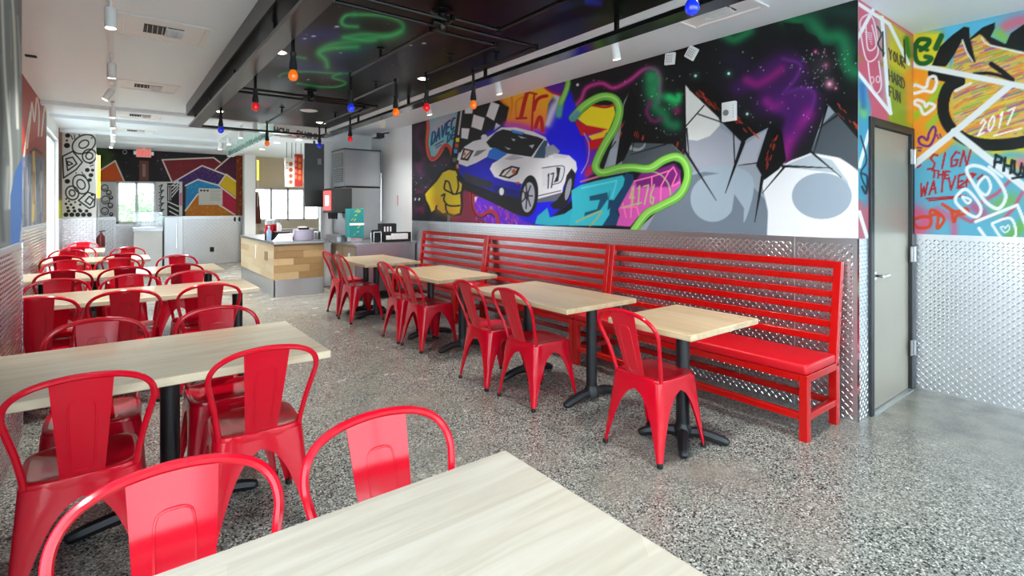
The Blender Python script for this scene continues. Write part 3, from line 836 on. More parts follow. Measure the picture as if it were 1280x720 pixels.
C.poly(Ze([(495, 250), (650, 215), (830, 108), (890, 165), (905, 330), (720, 445), (530, 560), (465, 640), (345, 632), (375, 540), (360, 495)]), (206, 84, 172), 1.2)
C.poly(Ze([(560, 170), (720, 140), (840, 100), (900, 160), (880, 240), (820, 300), (700, 300), (520, 300), (510, 250)]), (116, 30, 116), 3)
for l in ([(500, 250), (650, 212), (650, 300)], [(650, 212), (800, 160), (730, 290), (725, 430)], [(800, 165), (835, 130), (865, 190), (820, 295), (890, 260)], [(380, 480), (520, 470), (540, 540)], [(400, 440), (430, 560)], [(480, 300), (470, 560)]):
    C.line(Ze(l), 1.7, (240, 122, 168))
C.text('4176', Ze([(455, 460)])[0], (8.4, -0.6), (1.5, -24), 1.7, (176, 190, 120)); C.line(Ze([(400, 475), (560, 435)]), 1.6, (176, 190, 120)); C.line(Ze([(560, 165), (700, 180), (790, 270), (815, 400)]), 1.4, (176, 190, 120), smooth=5)
# grey world under black crags
C.poly(Zb([(215, 480), (262, 340), (300, 200), (320, 165), (345, 300), (400, 345), (480, 352), (527, 395), (525, 140), (545, 155), (740, 352), (838, 300), (870, 300), (905, 440), (1000, 392), (1062, 210), (1184, 350), (1184, 712), (340, 690), (440, 600), (540, 520), (540, 440), (450, 410), (340, 460), (240, 480)]), (150, 158, 168), 1)
C.poly(Zb([(300, 360), (400, 345), (470, 352), (520, 400), (470, 410), (400, 450), (290, 450)]), (76, 84, 90), 1.2); C.poly(Zb([(250, 380), (290, 370), (280, 450), (235, 470)]), (160, 170, 180), 2)
C.ell(Zb([(345, 360)])[0], 12, 9, (150, 156, 160)); C.ell(Zb([(350, 352)])[0], 9, 8, (82, 90, 95))
C.poly(Zb([(530, 342), (660, 300), (748, 356), (735, 440), (640, 470), (545, 440)]), (164, 168, 180), 1.2)
C.poly(Zb([(530, 138), (548, 160), (655, 262), (660, 290), (622, 330), (575, 348), (530, 342)]), (226, 227, 222), 1)
C.poly(Zb([(728, 442), (756, 360), (838, 306), (800, 400), (800, 440)]), (172, 174, 186), 1)
C.poly(Zb([(370, 705), (430, 600), (545, 480), (640, 464), (770, 505), (830, 570), (842, 640), (835, 715)]), (112, 124, 137), 1)
C.poly(Zb([(545, 490), (590, 455), (680, 440), (770, 470), (786, 540), (750, 655), (735, 600), (700, 560)]), (158, 173, 185), 1, smooth=4)
C.poly(Zb([(545, 480), (600, 464), (658, 470), (600, 480), (560, 520)]), (112, 124, 137), 1)
C.ell(Zb([(633, 565)])[0], 28, 29, (158, 174, 186))
C.poly(Zb([(714, 548), (750, 600), (748, 660), (700, 640)]), (112, 124, 137), 1)
C.poly(Zb([(815, 500), (860, 458), (930, 420), (1000, 395), (1080, 400), (1140, 430), (1184, 470), (1184, 715), (836, 710), (840, 610)]), (230, 232, 234), 1)
C.poly(Zb([(1000, 392), (1040, 290), (1092, 240), (1184, 350), (1184, 462), (1110, 412)]), (72, 80, 87), 1)
C.poly(Zb([(890, 445), (1000, 400), (1080, 420), (1140, 500), (1150, 560), (1100, 470)]), (178, 190, 198), 1.2)
C.ell(Zb([(1042, 555)])[0], 37.5, 29, (152, 167, 180))
BK = (16, 16, 18)
for q in ([(530, 128), (628, 130), (690, 212), (802, 300), (748, 356), (700, 300), (545, 158)], [(852, 284), (892, 312), (908, 420), (880, 455), (826, 495), (795, 440), (838, 306)],
          [(1056, 200), (1184, 196), (1184, 345), (1112, 250)], [(300, 215), (325, 150), (350, 190), (345, 300), (400, 340), (505, 330), (528, 405), (480, 360), (330, 355), (300, 420), (268, 440), (285, 330)]):
    C.poly(Zb(q), BK, 1)
for a, b, c in (((526, 135), (530, 392), 6), ((600, 216), (526, 300), 2), ((578, 248), (700, 290), 2.2), ((710, 300), (715, 432), 1.8), ((305, 230), (322, 165), 1)):
    C.line(Zb([a, b]), c / 3 + .8, BK)
for a, b, w0 in (((528, 385), (646, 572), 11), ((748, 350), (680, 545), 16), ((820, 480), (790, 655), 13), ((905, 442), (818, 545), 8), ((890, 443), (1082, 450), 10), ((1000, 388), (1116, 486), 9), ((1062, 215), (1012, 395), 9),
                 ((1100, 252), (1030, 302), 6), ((812, 430), (728, 440), 6), ((535, 300), (545, 420), 6), ((460, 360), (325, 400), 5), ((345, 300), (330, 390), 6), ((270, 350), (225, 410), 4)):
    C.taper(*Zb([a, b]), w0 / 3, .7, BK)
for (x0, y0, x1, y1, n) in ((560, 150, 680, 250, 14), (700, 250, 790, 330, 9), (1095, 215, 1170, 290, 10)):
    for k in range(n):
        t = rg.uniform(); x = x0 + (x1 - x0) * t + rg.uniform(-14, 14); y = y0 + (y1 - y0) * t + rg.uniform(-10, 10); l = rg.uniform(8, 24)
        C.line(Zb([(x, y), (x + l, y + l * 1.05)]), rg.uniform(.6, 1.2), (206, 66, 34))
for (x0, y0, x1, y1, n) in ((870, 320, 830, 450, 12), (300, 250, 290, 330, 8), (350, 310, 375, 335, 5), (495, 350, 515, 380, 3)):
    for k in range(n):
        t = rg.uniform(); x = x0 + (x1 - x0) * t + rg.uniform(-10, 10); y = y0 + (y1 - y0) * t; l = rg.uniform(10, 24)
        C.line(Zb([(x, y), (x - l * .35, y + l)]), rg.uniform(.6, 1.1), (206, 66, 34))
# green hoses
def hose(pts, wd):
    C.line(pts, wd + 1.4, (60, 110, 40), smooth=8, soft=1.6, alpha=.55)
    C.line(pts, wd, (108, 186, 62), smooth=8)
    C.line([(x - wd * .1, y - wd * .12) for x, y in pts], wd * .5, (138, 210, 80), smooth=8, soft=2)
    C.line([(x + wd * .14, y + wd * .0) for x, y in pts], wd * .14, (196, 232, 160), smooth=8, soft=1.4, alpha=.8)
hose(Zr([(722, 30), (716, 110), (690, 190), (660, 260), (645, 350)]), 6.5)
C.spray(Zr([(655, 290), (645, 360)]), 4, (70, 150, 190), .8)
hose(Zb([(108, 262), (150, 218), (200, 188), (240, 182), (272, 198), (283, 240), (265, 300), (232, 355), (204, 410), (194, 448), (218, 468), (280, 452), (330, 448), (395, 452), (450, 420), (500, 408), (532, 438), (538, 490), (508, 552), (440, 592), (385, 622), (338, 682)]), 9.5)
C.spray(Zb([(108, 262), (125, 245)]), 4, (60, 120, 230), .7)
C.text("''", (517, 256), (5, 0), (0.5, -8), 1.6, (215, 215, 218))
mur = C.build('mural_painting', W_R)
mur['label'] = 'spray-painted mural of a white and blue racing car, fist and grey moonscape'
def cut_faces(o, test):
    bm = bmesh.new(); bm.from_mesh(o.data)
    bmesh.ops.delete(bm, geom=[f for f in bm.faces if test(f.calc_center_median())], context='FACES')
    bm.to_mesh(o.data); bm.free()


# ------------------------------------------------------------------ graffiti round the steel door
C = Canvas((3.9, 1.3185, 1.215), (1.13, 0, 0), (0, 0, CEIL - 1.215), np.linspace(0, 1, 110), np.linspace(0, 1, 240), (196, 84, 108))
Zd = lambda p: zp(1040, 0, 6.0, p)
C.poly(Zd([(350, 100), (600, 280), (600, 1500), (430, 900), (400, 600), (350, 200)]), (196, 178, 40), 5)
C.poly(Zd([(330, 140), (420, 180), (430, 800), (380, 760), (360, 400)]), (180, 140, 150), 8)
C.poly(Zd([(440, 500), (600, 620), (600, 1200), (430, 900)]), (132, 150, 30), 8)
C.spray(Zd([(570, 560), (590, 900)]), 6, (226, 140, 30), .9)
C.spray(Zd([(560, 290), (575, 420)]), 4, (30, 110, 40), .9)
C.poly(Zd([(180, 540), (250, 600), (290, 800), (270, 1400), (180, 2100)]), (64, 150, 180), 5)
C.spray(Zd([(215, 780), (240, 860)]), 5, (120, 190, 90), .8); C.spray(Zd([(225, 640), (235, 800)]), 4, (40, 90, 160), .8)
C.spray(Zd([(210, 440)]), 4, (150, 130, 40), .8); C.spray(Zd([(375, 480)]), 3, (130, 140, 40), .8)
C.poly(Zd([(180, 1500), (280, 1500), (280, 1800), (180, 1800)]), (176, 96, 110), 5); C.spray(Zd([(230, 1420), (250, 1520)]), 5, (70, 140, 160), .8)
for l in ([(185, 300), (310, 70)], [(190, 540), (440, 850)], [(185, 20), (430, 180), (575, 480)], [(375, 130), (390, 330), (420, 720), (440, 850)], [(205, 1250), (280, 980)], [(205, 1590), (270, 1800)]):
    C.line(Zd(l), 4.6, (226, 226, 226))
for l in ([(230, 130), (210, 200), (260, 450), (345, 400), (320, 180), (280, 110), (230, 130)], [(255, 200), (270, 370), (330, 340), (300, 190)], [(270, 470), (290, 620), (330, 700), (370, 640), (350, 460)]):
    C.line(Zd(l), 1.8, (226, 206, 212), smooth=5)
for k in range(6): C.line(Zd([(245 + k * 10, 240 + k * 18), (300, 250 + k * 16)]), 1, (226, 206, 212))
C.ell(Zd([(300, 600)])[0], 2.4, 4, (226, 206, 212), ring=1.2); C.ell(Zd([(345, 595)])[0], 2.2, 4, (226, 206, 212), ring=1.2)
for t, y in (('YOUR', 440), ('HARD', 600), ('FUN', 720)):
    C.text(t, Zd([(430, y)])[0], (5.2, 3.2), (-0.8, -13), 1.5, (46, 42, 40))
for l in ([(340, 200), (370, 260), (345, 330), (390, 400)], [(380, 240), (385, 420)], [(540, 300), (550, 470)], [(215, 1020), (260, 1200), (215, 1300), (260, 1420)]):
    C.line(Zd(l), 2, (30, 36, 40), smooth=4)
C.line(Zd([(225, 1300), (265, 1330), (255, 1450), (225, 1400)]), 3, (26, 46, 60), smooth=5)
gp = C.build('graffiti_painting', W_D)
gp['label'] = 'pink and olive graffiti round the steel door'
cut_faces(gp, lambda c: 4.10 < c.x < 4.97 and c.z < 2.02)

# ------------------------------------------------------------------ graffiti wall beyond the door
Yg = np.concatenate([np.linspace(1.318, 0.2, 190), np.linspace(0.19, -2.6, 90)])
C = Canvas((5.0275, 1.318, 1.215), (0, -3.918, 0), (0, 0, CEIL - 1.215), (1.318 - Yg) / 3.918, np.linspace(0, 1, 250), (96, 172, 196))
Zg = lambda p: zp(1130, 0, 4.8, p)
Zh = lambda p: zp(1130, 150, 4.8, p)
C.poly(Zg([(30, 190), (240, 190), (280, 480), (20, 420)]), (224, 204, 40), 8)
C.poly(Zg([(230, 150), (900, 60), (900, 200), (600, 330), (250, 330)]), (92, 186, 220), 10)
C.spray(Zg([(610, 160), (680, 130), (800, 110)]), 9, (226, 96, 116), .85); C.spray(Zg([(560, 200), (600, 230)]), 7, (140, 190, 60), .8)
C.poly(Zg([(20, 400), (300, 460), (420, 760), (230, 920), (20, 1000)]), (240, 152, 34), 6)
C.spray(Zg([(60, 700), (150, 620), (230, 520)]), 4.5, (140, 196, 40), .9); C.spray(Zg([(150, 760), (200, 700)]), 5, (150, 196, 50), .9); C.spray(Zg([(40, 600), (60, 500)]), 5, (240, 180, 40), .8)
C.poly(Zg([(260, 830), (360, 740), (720, 760), (900, 860), (900, 1100), (640, 1000), (430, 860)]), (226, 200, 34), 8)
C.spray(Zg([(560, 950), (640, 930), (740, 940)]), 6, (96, 170, 190), .9); C.spray(Zh([(700, 260), (760, 300)]), 7, (206, 110, 160), .9)
C.spray(Zh([(330, 130), (420, 180)]), 7, (170, 190, 110), .6)
C.spray(Zh([(80, 560), (130, 600), (90, 660)]), 11, (224, 84, 122), .9); C.spray(Zh([(200, 540), (290, 600), (300, 700)]), 5, (224, 84, 122), .7)
C.spray(Zh([(560, 520), (640, 480)]), 10, (120, 176, 90), .9); C.spray(Zh([(640, 700), (700, 640)]), 9, (110, 170, 70), .9); C.spray(Zh([(470, 560), (420, 520)]), 7, (200, 80, 120), .8)
for l in ([(470, 490), (560, 440), (640, 360)], [(590, 600), (650, 540), (720, 420)], [(300, 560), (400, 610), (560, 560)]):
    C.line(Zh(l), 4, (196, 92, 118), soft=3)
# striped field inside thick black sweeps (abstract)
st = [(285, 400), (330, 260), (400, 220), (470, 200), (520, 260), (720, 320), (900, 380), (900, 900), (720, 830), (560, 830), (400, 800), (310, 720), (270, 640), (290, 520)]
C.poly(Zg(st), (214, 178, 74), 1)
for k in range(430):
    x = rg.uniform(285, 860); y = rg.uniform(250, 800); l = rg.uniform(50, 150)
    if y < 280 and x > 520: continue
    cl = [(232, 196, 50), (222, 120, 70), (206, 90, 130), (120, 180, 80), (140, 96, 150), (232, 140, 40), (226, 180, 120)][rg.integers(7)]
    C.line(Zg([(max(x - l / 2, 300), y + l * .17), (x + l / 2, y - l * .17)]), rg.uniform(1, 2.4), cl, soft=1.2, alpha=.9)
KB = (18, 19, 20)
C.poly(Zg([(165, 395), (215, 280), (290, 210), (360, 160), (392, 165), (395, 230), (470, 165), (545, 135), (545, 170), (520, 220), (610, 265), (640, 200), (720, 145), (900, 100), (900, 340), (720, 310), (520, 268), (470, 215), (455, 205), (400, 240), (430, 372), (405, 375), (350, 240), (300, 330), (250, 400)]), KB, 1.2)
C.line(Zg([(350, 240), (375, 310), (412, 370)]), 1.8, (232, 232, 230)); C.line(Zg([(465, 225), (500, 265), (590, 290), (720, 320)]), 1.8, (232, 232, 230), smooth=5)
C.line(Zg([(525, 385), (590, 430), (650, 480)]), 6.5, KB, smooth=4); C.line(Zg([(420, 445), (520, 440), (650, 480)]), 4, KB, smooth=4)
C.line(Zg([(180, 440), (330, 480), (270, 520), (238, 600), (240, 690), (290, 780), (400, 850), (540, 870), (720, 850), (880, 790)]), 15, KB, smooth=6)
C.line(Zg([(310, 545), (400, 500)]), 4, (232, 226, 214))
# white bands
C.line(Zg([(0, 376), (720, 520), (900, 556)]), 7.2, (230, 231, 231)); C.line(Zg([(640, 510), (360, 745), (40, 1005)]), 8, (230, 231, 231))
C.line(Zh([(300, 70), (720, 400), (900, 540)]), 9, (230, 231, 231))
# lettering and hearts
C.line(Zg([(100, 300), (140, 270), (150, 240), (90, 240), (65, 300), (80, 370), (130, 380), (165, 350), (130, 340)]), 6, (22, 96, 40), smooth=5)
C.line(Zg([(225, 215), (190, 290)]), 7, (22, 96, 40)); C.line(Zg([(35, 240), (38, 360)]), 6, (22, 96, 40)); C.line(Zg([(60, 270), (140, 300)]), 5, (22, 96, 40))
def heart(pts, wd, cl, Z): C.line(Z(pts), wd, cl, smooth=6, closed=True)
heart([(120, 545), (60, 560), (38, 535), (65, 510), (110, 525), (135, 520), (150, 470), (185, 460), (195, 500), (170, 550)], 4, (236, 236, 234), Zg)
heart([(120, 685), (95, 640), (60, 620), (80, 600), (120, 615), (130, 640), (150, 620), (185, 635), (165, 660)], 4, (236, 236, 234), Zg)
heart([(150, 155), (100, 145), (88, 115), (110, 100), (140, 120), (150, 80), (175, 40), (190, 60), (180, 110)], 3, (110, 36, 130), Zh)
for l in ([(80, 165), (105, 168)], [(85, 183), (100, 184)], [(200, 90), (205, 110)], [(215, 85), (222, 105)]): C.line(Zh(l), 2, (110, 36, 130))
RD = (176, 34, 40)
C.text('SIGN', Zh([(140, 300)])[0], (13.5, -1.6), (4, -19), 2.6, RD); C.text('THE', Zh([(165, 345)])[0], (8, 0.6), (1, -9), 2.4, RD)
C.text('WAIVER', Zh([(95, 460)])[0], (11.6, -2.6), (1.5, -16), 2.5, RD); C.line(Zh([(135, 472), (370, 455)]), 2.2, RD); C.line(Zh([(150, 484), (290, 470)]), 2, RD)
C.line(Zh([(380, 330), (430, 325), (330, 400)]), 2.4, RD); C.line(Zh([(440, 355), (470, 330)]), 2.4, RD); C.line(Zh([(465, 360), (498, 335)]), 2.4, RD); C.line(Zh([(80, 285), (100, 270)]), 2.4, RD)
for pts in ([(60, 600), (120, 580), (160, 590), (150, 640), (80, 645)], [(200, 650), (205, 570), (160, 570), (165, 540), (210, 560), (240, 600)], [(230, 505), (280, 540), (300, 610), (320, 570), (380, 560), (370, 530), (310, 550)]):
    heart(pts, 4, (206, 70, 34), Zh)
C.text('2017', Zg([(440, 815)])[0], (11.5, -4.4), (4, -19), 2.4, (240, 236, 226)); C.line(Zg([(540, 815), (705, 770)]), 2, (240, 236, 226))
C.text('PHUN', Zh([(540, 285)])[0], (12, 4), (2, -16), 3.6, (26, 30, 34)); C.line(Zh([(650, 350), (780, 330)]), 3, (26, 30, 34))
WT = (234, 236, 236)
C.line(Zh([(375, 300), (440, 275), (540, 330), (610, 450), (570, 530), (500, 500), (440, 420)]), 4.5, WT, smooth=6, closed=True)
C.line(Zh([(440, 400), (490, 340), (520, 400), (490, 450)]), 3.6, WT, smooth=6, closed=True); C.line(Zh([(330, 440), (380, 420), (460, 520), (440, 580), (380, 560), (310, 490)]), 4, WT, smooth=6, closed=True)
C.line(Zh([(350, 460), (400, 480), (380, 500)]), 3, WT, smooth=6, closed=True); C.line(Zh([(510, 280), (590, 340)]), 3.6, WT)
C.line(Zh([(430, 610), (680, 510), (760, 700), (560, 800), (450, 650)]), 4, WT); C.line(Zh([(530, 620), (640, 590), (670, 690), (600, 720), (530, 630)]), 3.4, WT, smooth=5); heart([(605, 675), (580, 645), (600, 640), (608, 650), (625, 630), (632, 655)], 1.6, WT, Zh)
C.build('graffiti_painting', W_G)['label'] = 'bright graffiti with black sweeps, red lettering and white bands'

# ------------------------------------------------------------------ side wall paintings
def drips(C, box, cols, n, w=(1, 3), ln=(30, 140), alpha=.6):
    for _ in range(n):
        x = rg.uniform(box[0], box[2]); y = rg.uniform(box[1], box[3]); l = rg.uniform(*ln)
        C.line([(x, y), (x + rg.uniform(-2, 2), y + l)], rg.uniform(*w), cols[rg.integers(len(cols))], soft=1.5, alpha=alpha)


C = Canvas((-0.4575, 1.71, 1.22), (0, 2.705, 0), (0, 0, CEIL - 1.22), np.linspace(0, 1, 300), np.linspace(0, 1, 240), (112, 121, 118))
drips(C, (-260, -200, 30, 240), [(140, 150, 146), (88, 97, 95), (176, 182, 176), (100, 110, 106)], 260)
for l in ([(2, -20), (6, 90), (14, 200), (12, 260)], [(14, -20), (18, 40), (22, 160)]): C.line(l, 3.5, (204, 206, 196), smooth=5, soft=2)
C.line([(22, 20), (26, 90)], 2.4, (150, 158, 156), soft=2); C.line([(-4, 60), (2, 140), (0, 220), (4, 300)], 5, (70, 78, 76), smooth=5, soft=3)
C.spray([(10, 210), (8, 260)], 3, (186, 190, 184), .7)
C.poly([(13, 308), (13, 245), (19, 215), (26, 200), (34, 196), (34, 260), (25, 308)], (44, 104, 176), 1)
C.poly([(24, 308), (29, 255), (34, 250), (34, 308)], (190, 196, 202), 1)
C.poly([(-60, 330), (-70, 200), (-40, 150), (-20, 220), (-22, 330)], (60, 70, 74), 4)
C.build('side_painting', W_L)['label'] = 'grey dripped paint with a blue plume'

C = Canvas((-0.7525, 4.43, 1.22), (0, 5.26, 0), (0, 0, CEIL - 1.22), np.linspace(0, 1, 330), np.linspace(0, 1, 200), (150, 44, 30))
C.poly([(-40, 60), (46, 100), (50, 165), (40, 178), (-40, 180)], (140, 36, 30), 3, col2=(172, 58, 34), gdir=(0, 1))
C.poly([(-40, 195), (36, 192), (60, 198), (60, 290), (-40, 290)], (88, 98, 120), 3)
drips(C, (29, 195, 58, 240), [(150, 156, 166), (190, 190, 186), (60, 70, 104), (112, 112, 108)], 90, (.8, 1.8), (20, 60), .7)
for l in ([(34, 185), (38, 150), (40, 128), (43, 152), (46, 122), (49, 140), (48, 170)], [(30, 195), (33, 172), (38, 140)], [(52, 170), (56, 134), (60, 150)]): C.line(l, 2, (206, 200, 184), smooth=3)
C.line([(38, 190), (44, 186), (52, 192)], 3, (40, 30, 26)); C.line([(42, 190), (43, 240), (41, 276)], 3, (204, 180, 74)); C.line([(42.5, 215), (42.8, 255)], 1, (120, 40, 24))
C.poly([(56, 140), (66, 150), (60, 290), (54, 290)], (120, 92, 52), 3); C.poly([(62, 140), (70, 152), (80, 170), (80, 180), (60, 150)], (60, 80, 140), 2)
C.build('side_painting', W_L)['label'] = 'red, blue and white dripped side wall painting'

C = Canvas((-0.7525, 11.65, 1.24), (0, 0.74, 0), (0, 0, CEIL - 1.24), np.linspace(0, 1, 30), np.linspace(0, 1, 120), (86, 60, 30))
C.poly([(70, 250), (82, 250), (82, 275), (70, 278)], (190, 190, 30), 2); C.poly([(70, 150), (82, 160), (80, 200), (72, 190)], (120, 70, 40), 4)
C.build('side_painting', W_L)

# doodle pier
C = Canvas((-0.755, 12.394, 1.24), (0.48, 0, 0), (0, 0, CEIL - 1.24), np.linspace(0, 1, 100), np.linspace(0, 1, 240), (214, 214, 210))
Zp = lambda p: zp(70, 160, 4.8, p)
DK = (14, 14, 14)
for c, rx, ry, r2 in (((167, 97), 74, 52, .42), ((200, 168), 42, 40, .5), ((150, 338), 46, 60, .5), ((97, 390), 38, 42, .45)):
    q = Zp([c])[0]
    C.ell(q, rx / 4.8, ry / 4.8, DK, rot=-.5, ring=1.6); C.ell(q, rx * r2 / 4.8, ry * r2 / 4.8, DK, rot=-.5, ring=1.5)
for q in ([(40, 170), (100, 140), (158, 205), (120, 250), (45, 300)], [(60, 185), (100, 175), (125, 215), (70, 255)], [(135, 435), (190, 385), (235, 400), (230, 470), (200, 482)], [(175, 440), (200, 410), (225, 430), (205, 462)]):
    C.line(Zp(q), 1.6, DK, closed=True)
C.line(Zp([(65, 200), (75, 225), (100, 215), (85, 205)]), 1.4, DK, closed=True)
for x, y, r in [(70, 45, 15), (65, 75, 7), (66, 105, 18), (68, 320, 16), (188, 252, 14), (210, 283, 14), (203, 312, 12), (220, 253, 10), (218, 400, 10), (62, 425, 6), (78, 440, 6), (60, 455, 8), (90, 460, 8), (115, 445, 6), (70, 478, 9), (105, 478, 9), (145, 460, 8), (140, 490, 9)] + [(60 + k * 35, 520, 15) for k in range(5)] + [(75 + k * 36, 498, 11) for k in range(4)] + [(140, 42, 5), (120, 270, 4), (215, 60, 5)]:
    C.ell(Zp([(x, y)])[0], r / 4.8, r * .85 / 4.8, DK)
for l in ([(90, 45), (100, 68)], [(110, 42), (112, 66)], [(155, 265), (165, 285)], [(170, 280), (180, 298)], [(200, 215), (220, 210)], [(205, 228), (225, 222)]): C.line(Zp(l), 1, DK)
C.build('doodle_painting', W_L)['label'] = 'black ring and dot doodles on white'

# far wall murals
C = Canvas((-0.755, 15.194, 1.22), (3.70, 0, 0), (0, 0, CEIL - 1.22), np.linspace(0, 1, 420), np.linspace(0, 1, 190), (24, 22, 24))
Zq = lambda p: zp(190, 180, 4.8, p)
C.spray([(122, 185), (135, 195), (130, 210)], 8, (60, 90, 26), .8); C.spray([(200, 195), (205, 215)], 5, (60, 24, 50), .7); C.stars((140, 186, 210, 225), 25, r=(.25, .6))
C.ell((156, 190), 2.4, 2.4, (190, 190, 190), ring=1)
C.poly([(125, 213), (144, 201), (155, 226), (125, 227)], (206, 84, 20)); C.line([(125, 213), (144, 201), (155, 226)], 1.8, (222, 220, 214))
C.poly(Zq([(60, 95), (370, 80), (410, 110), (470, 70), (520, 70), (520, 430), (200, 430), (200, 240), (120, 230)]), (112, 22, 32), .8)
C.poly(Zq([(380, 150), (470, 75), (510, 75), (510, 225)]), (72, 18, 44), .8)
C.poly(Zq([(130, 225), (300, 130), (440, 185), (395, 245), (270, 215), (205, 240)]), (56, 26, 92), .8)
C.poly(Zq([(200, 400), (205, 250), (275, 212), (395, 245), (420, 262), (400, 300), (270, 300)]), (28, 124, 178), .8)
C.poly(Zq([(405, 245), (450, 180), (505, 225), (505, 320)]), (212, 178, 24), .8)
C.poly(Zq([(400, 262), (430, 270), (502, 325), (505, 425), (385, 350)]), (168, 18, 56), .8)
C.poly(Zq([(200, 400), (275, 300), (390, 360), (495, 425), (495, 432), (200, 432)]), (178, 104, 22), .8)
for _ in range(140):
    q = [(100, 110, 360, 200, (160, 60, 60)), (240, 150, 420, 220, (116, 80, 150)), (215, 370, 460, 430, (214, 150, 40)), (210, 230, 380, 290, (70, 170, 210))][rg.integers(4)]
    x = rg.uniform(q[0], q[2]); y = rg.uniform(q[1], q[3])
    C.line(Zq([(x, y), (x + rg.uniform(-14, 14), y + rg.uniform(-14, 14))]), .6, q[4], alpha=.7)
for l in ([(62, 95), (120, 228)], [(62, 95), (370, 82), (410, 112)], [(130, 228), (300, 130), (442, 185), (398, 248)], [(200, 250), (275, 213), (400, 248), (500, 325)], [(380, 152), (478, 68)], [(445, 182), (505, 225)], [(200, 400), (275, 300)], [(380, 350), (498, 425)]):
    C.line(Zq(l), 1.7, (222, 218, 208))
C.poly(Zq([(505, 70), (580, 70), (580, 432), (505, 432)]), (122, 50, 18), .8)
for _ in range(60):
    x = rg.uniform(515, 575); y = rg.uniform(80, 425); C.line(Zq([(x, y), (x + rg.uniform(-8, 8), y + rg.uniform(4, 14))]), .7, [(190, 110, 30), (96, 30, 14), (176, 140, 40)][rg.integers(3)])
# white doodle panels either side of the window
C.poly([(120, 227), (228, 227), (228, 272), (120, 272)], (206, 208, 210), .8)
for x, y, r in ((131, 235, 4), (136, 241, 3), (132, 250, 5), (138, 257, 3), (131, 264, 4.5), (139, 247, 2), (139, 268, 2)):
    C.ell((x, y), r, r, DK, ring=1); C.line([(x - r * .5, y + r * .3), (x, y + r * .6), (x + r * .5, y + r * .1)], .8, DK)
for k in range(5):
    C.line([(199, 233 + k * 8), (203, 231 + k * 8), (200, 237 + k * 8), (205, 238 + k * 8)], 1.1, DK, smooth=3)
C.poly([(209, 229), (224, 229), (224, 270), (209, 270)], (12, 12, 12), .6)
for k in range(4): C.line([(210 + k * 1, 252 + k * 6), (223, 258 + k * 6)], 1.5, (224, 224, 224))
for k in range(4): C.line([(215, 246 - k * 4.6), (223, 236 - k * 3.4)], 1.3, (224, 224, 224))
C.line([(211, 234), (211, 250)], 1.2, (224, 224, 224)); C.line([(213.4, 234), (213.4, 250)], 1, (224, 224, 224)); C.line([(210, 232), (223, 232)], 1, (224, 224, 224))
C.poly([(224.6, 242), (227.4, 240), (227.4, 258), (224.6, 256)], (200, 110, 140), .8)
fw = C.build('far_wall_painting', W_B)
fw['label'] = 'collage of coloured shards and black-and-white doodles under the exit sign'
cut_faces(fw, lambda c: 0.03 < c.x < 0.80 and 1.05 < c.z < 2.05)

# lettering on the counter header
C = Canvas((1.998, 8.796, 2.56), (0.95, 0, 0), (0, 0, 0.238), np.linspace(0, 1, 200), np.linspace(0, 1, 50), (218, 222, 218))
C.text("'HCHL-DUCHL", (337, 164.6), (5.75, 0.93), (0.3, -6.6), 1.35, (22, 24, 24))
C.build('header_lettering', HEAD)['label'] = 'rough black hand lettering on the white header'
C = Canvas((1.997, 13.1, 2.57), (0, -4.3, 0), (0, 0, 0.228), np.linspace(0, 1, 300), np.linspace(0, 1, 40), (190, 214, 204))
for _ in range(420):
    t = rg.uniform(); x = 286 + 47 * t; y = 191 - 24 * t + rg.uniform(-1, 3.5)
    C.line([(x, y), (x + rg.uniform(-1.2, 1.2), y + rg.uniform(-2.4, 2.4))], .6, [(60, 84, 80), (110, 150, 140), (40, 60, 58), (150, 190, 178)][rg.integers(4)], alpha=.8)
C.build('header_pattern', HEAD)['label'] = 'green and grey scribbled strip on the header side'

# ------------------------------------------------------------------ black dropped panel, painted underside
SX0, SX1, SY0, SY1, SZ = 0.762, 2.635, -0.9, 8.14, 2.655
PAN = empty('ceiling_panel', ((SX0 + SX1) / 2, (SY0 + SY1) / 2, SZ), label='long black dropped ceiling panel with painted night sky underneath', cat='ceiling panel')
px_, py_ = PAN.location.x, PAN.location.y
MB().box(SX0 - px_, SX1 - px_, SY0 - py_, SY1 - py_, 0.0005, CEIL - SZ).build('panel_body', M_SOFFIT, PAN)
MB().box(SX0 - px_ - 0.004, SX0 - px_, SY0 - py_, SY1 - py_, 0.0, CEIL - SZ).build('side_fascia', M_GREYBEAM, PAN)
C = Canvas((SX0 + 0.01, 8.13, SZ - 0.001), (SX1 - SX0 - 0.02, 0, 0), (0, -8.9, 0), np.linspace(0, 1, 220), np.linspace(0, 1, 800), (12, 13, 14))
C.P[..., 0] -= px_; C.P[..., 1] -= py_; C.P[..., 2] -= SZ
Zs = lambda p: zp(330, 0, 4.8, p)
C.spray(Zs([(240, 230), (330, 210), (420, 210)]), 12, (40, 46, 140), .75); C.spray(Zs([(380, 330), (480, 320), (600, 270)]), 12, (38, 40, 150), .75)
C.spray(Zs([(180, 390), (300, 410), (480, 440)]), 9, (40, 46, 140), .75); C.spray(Zs([(640, 430), (900, 330), (1050, 250)]), 14, (26, 28, 60), .5)
GR = (44, 176, 92)
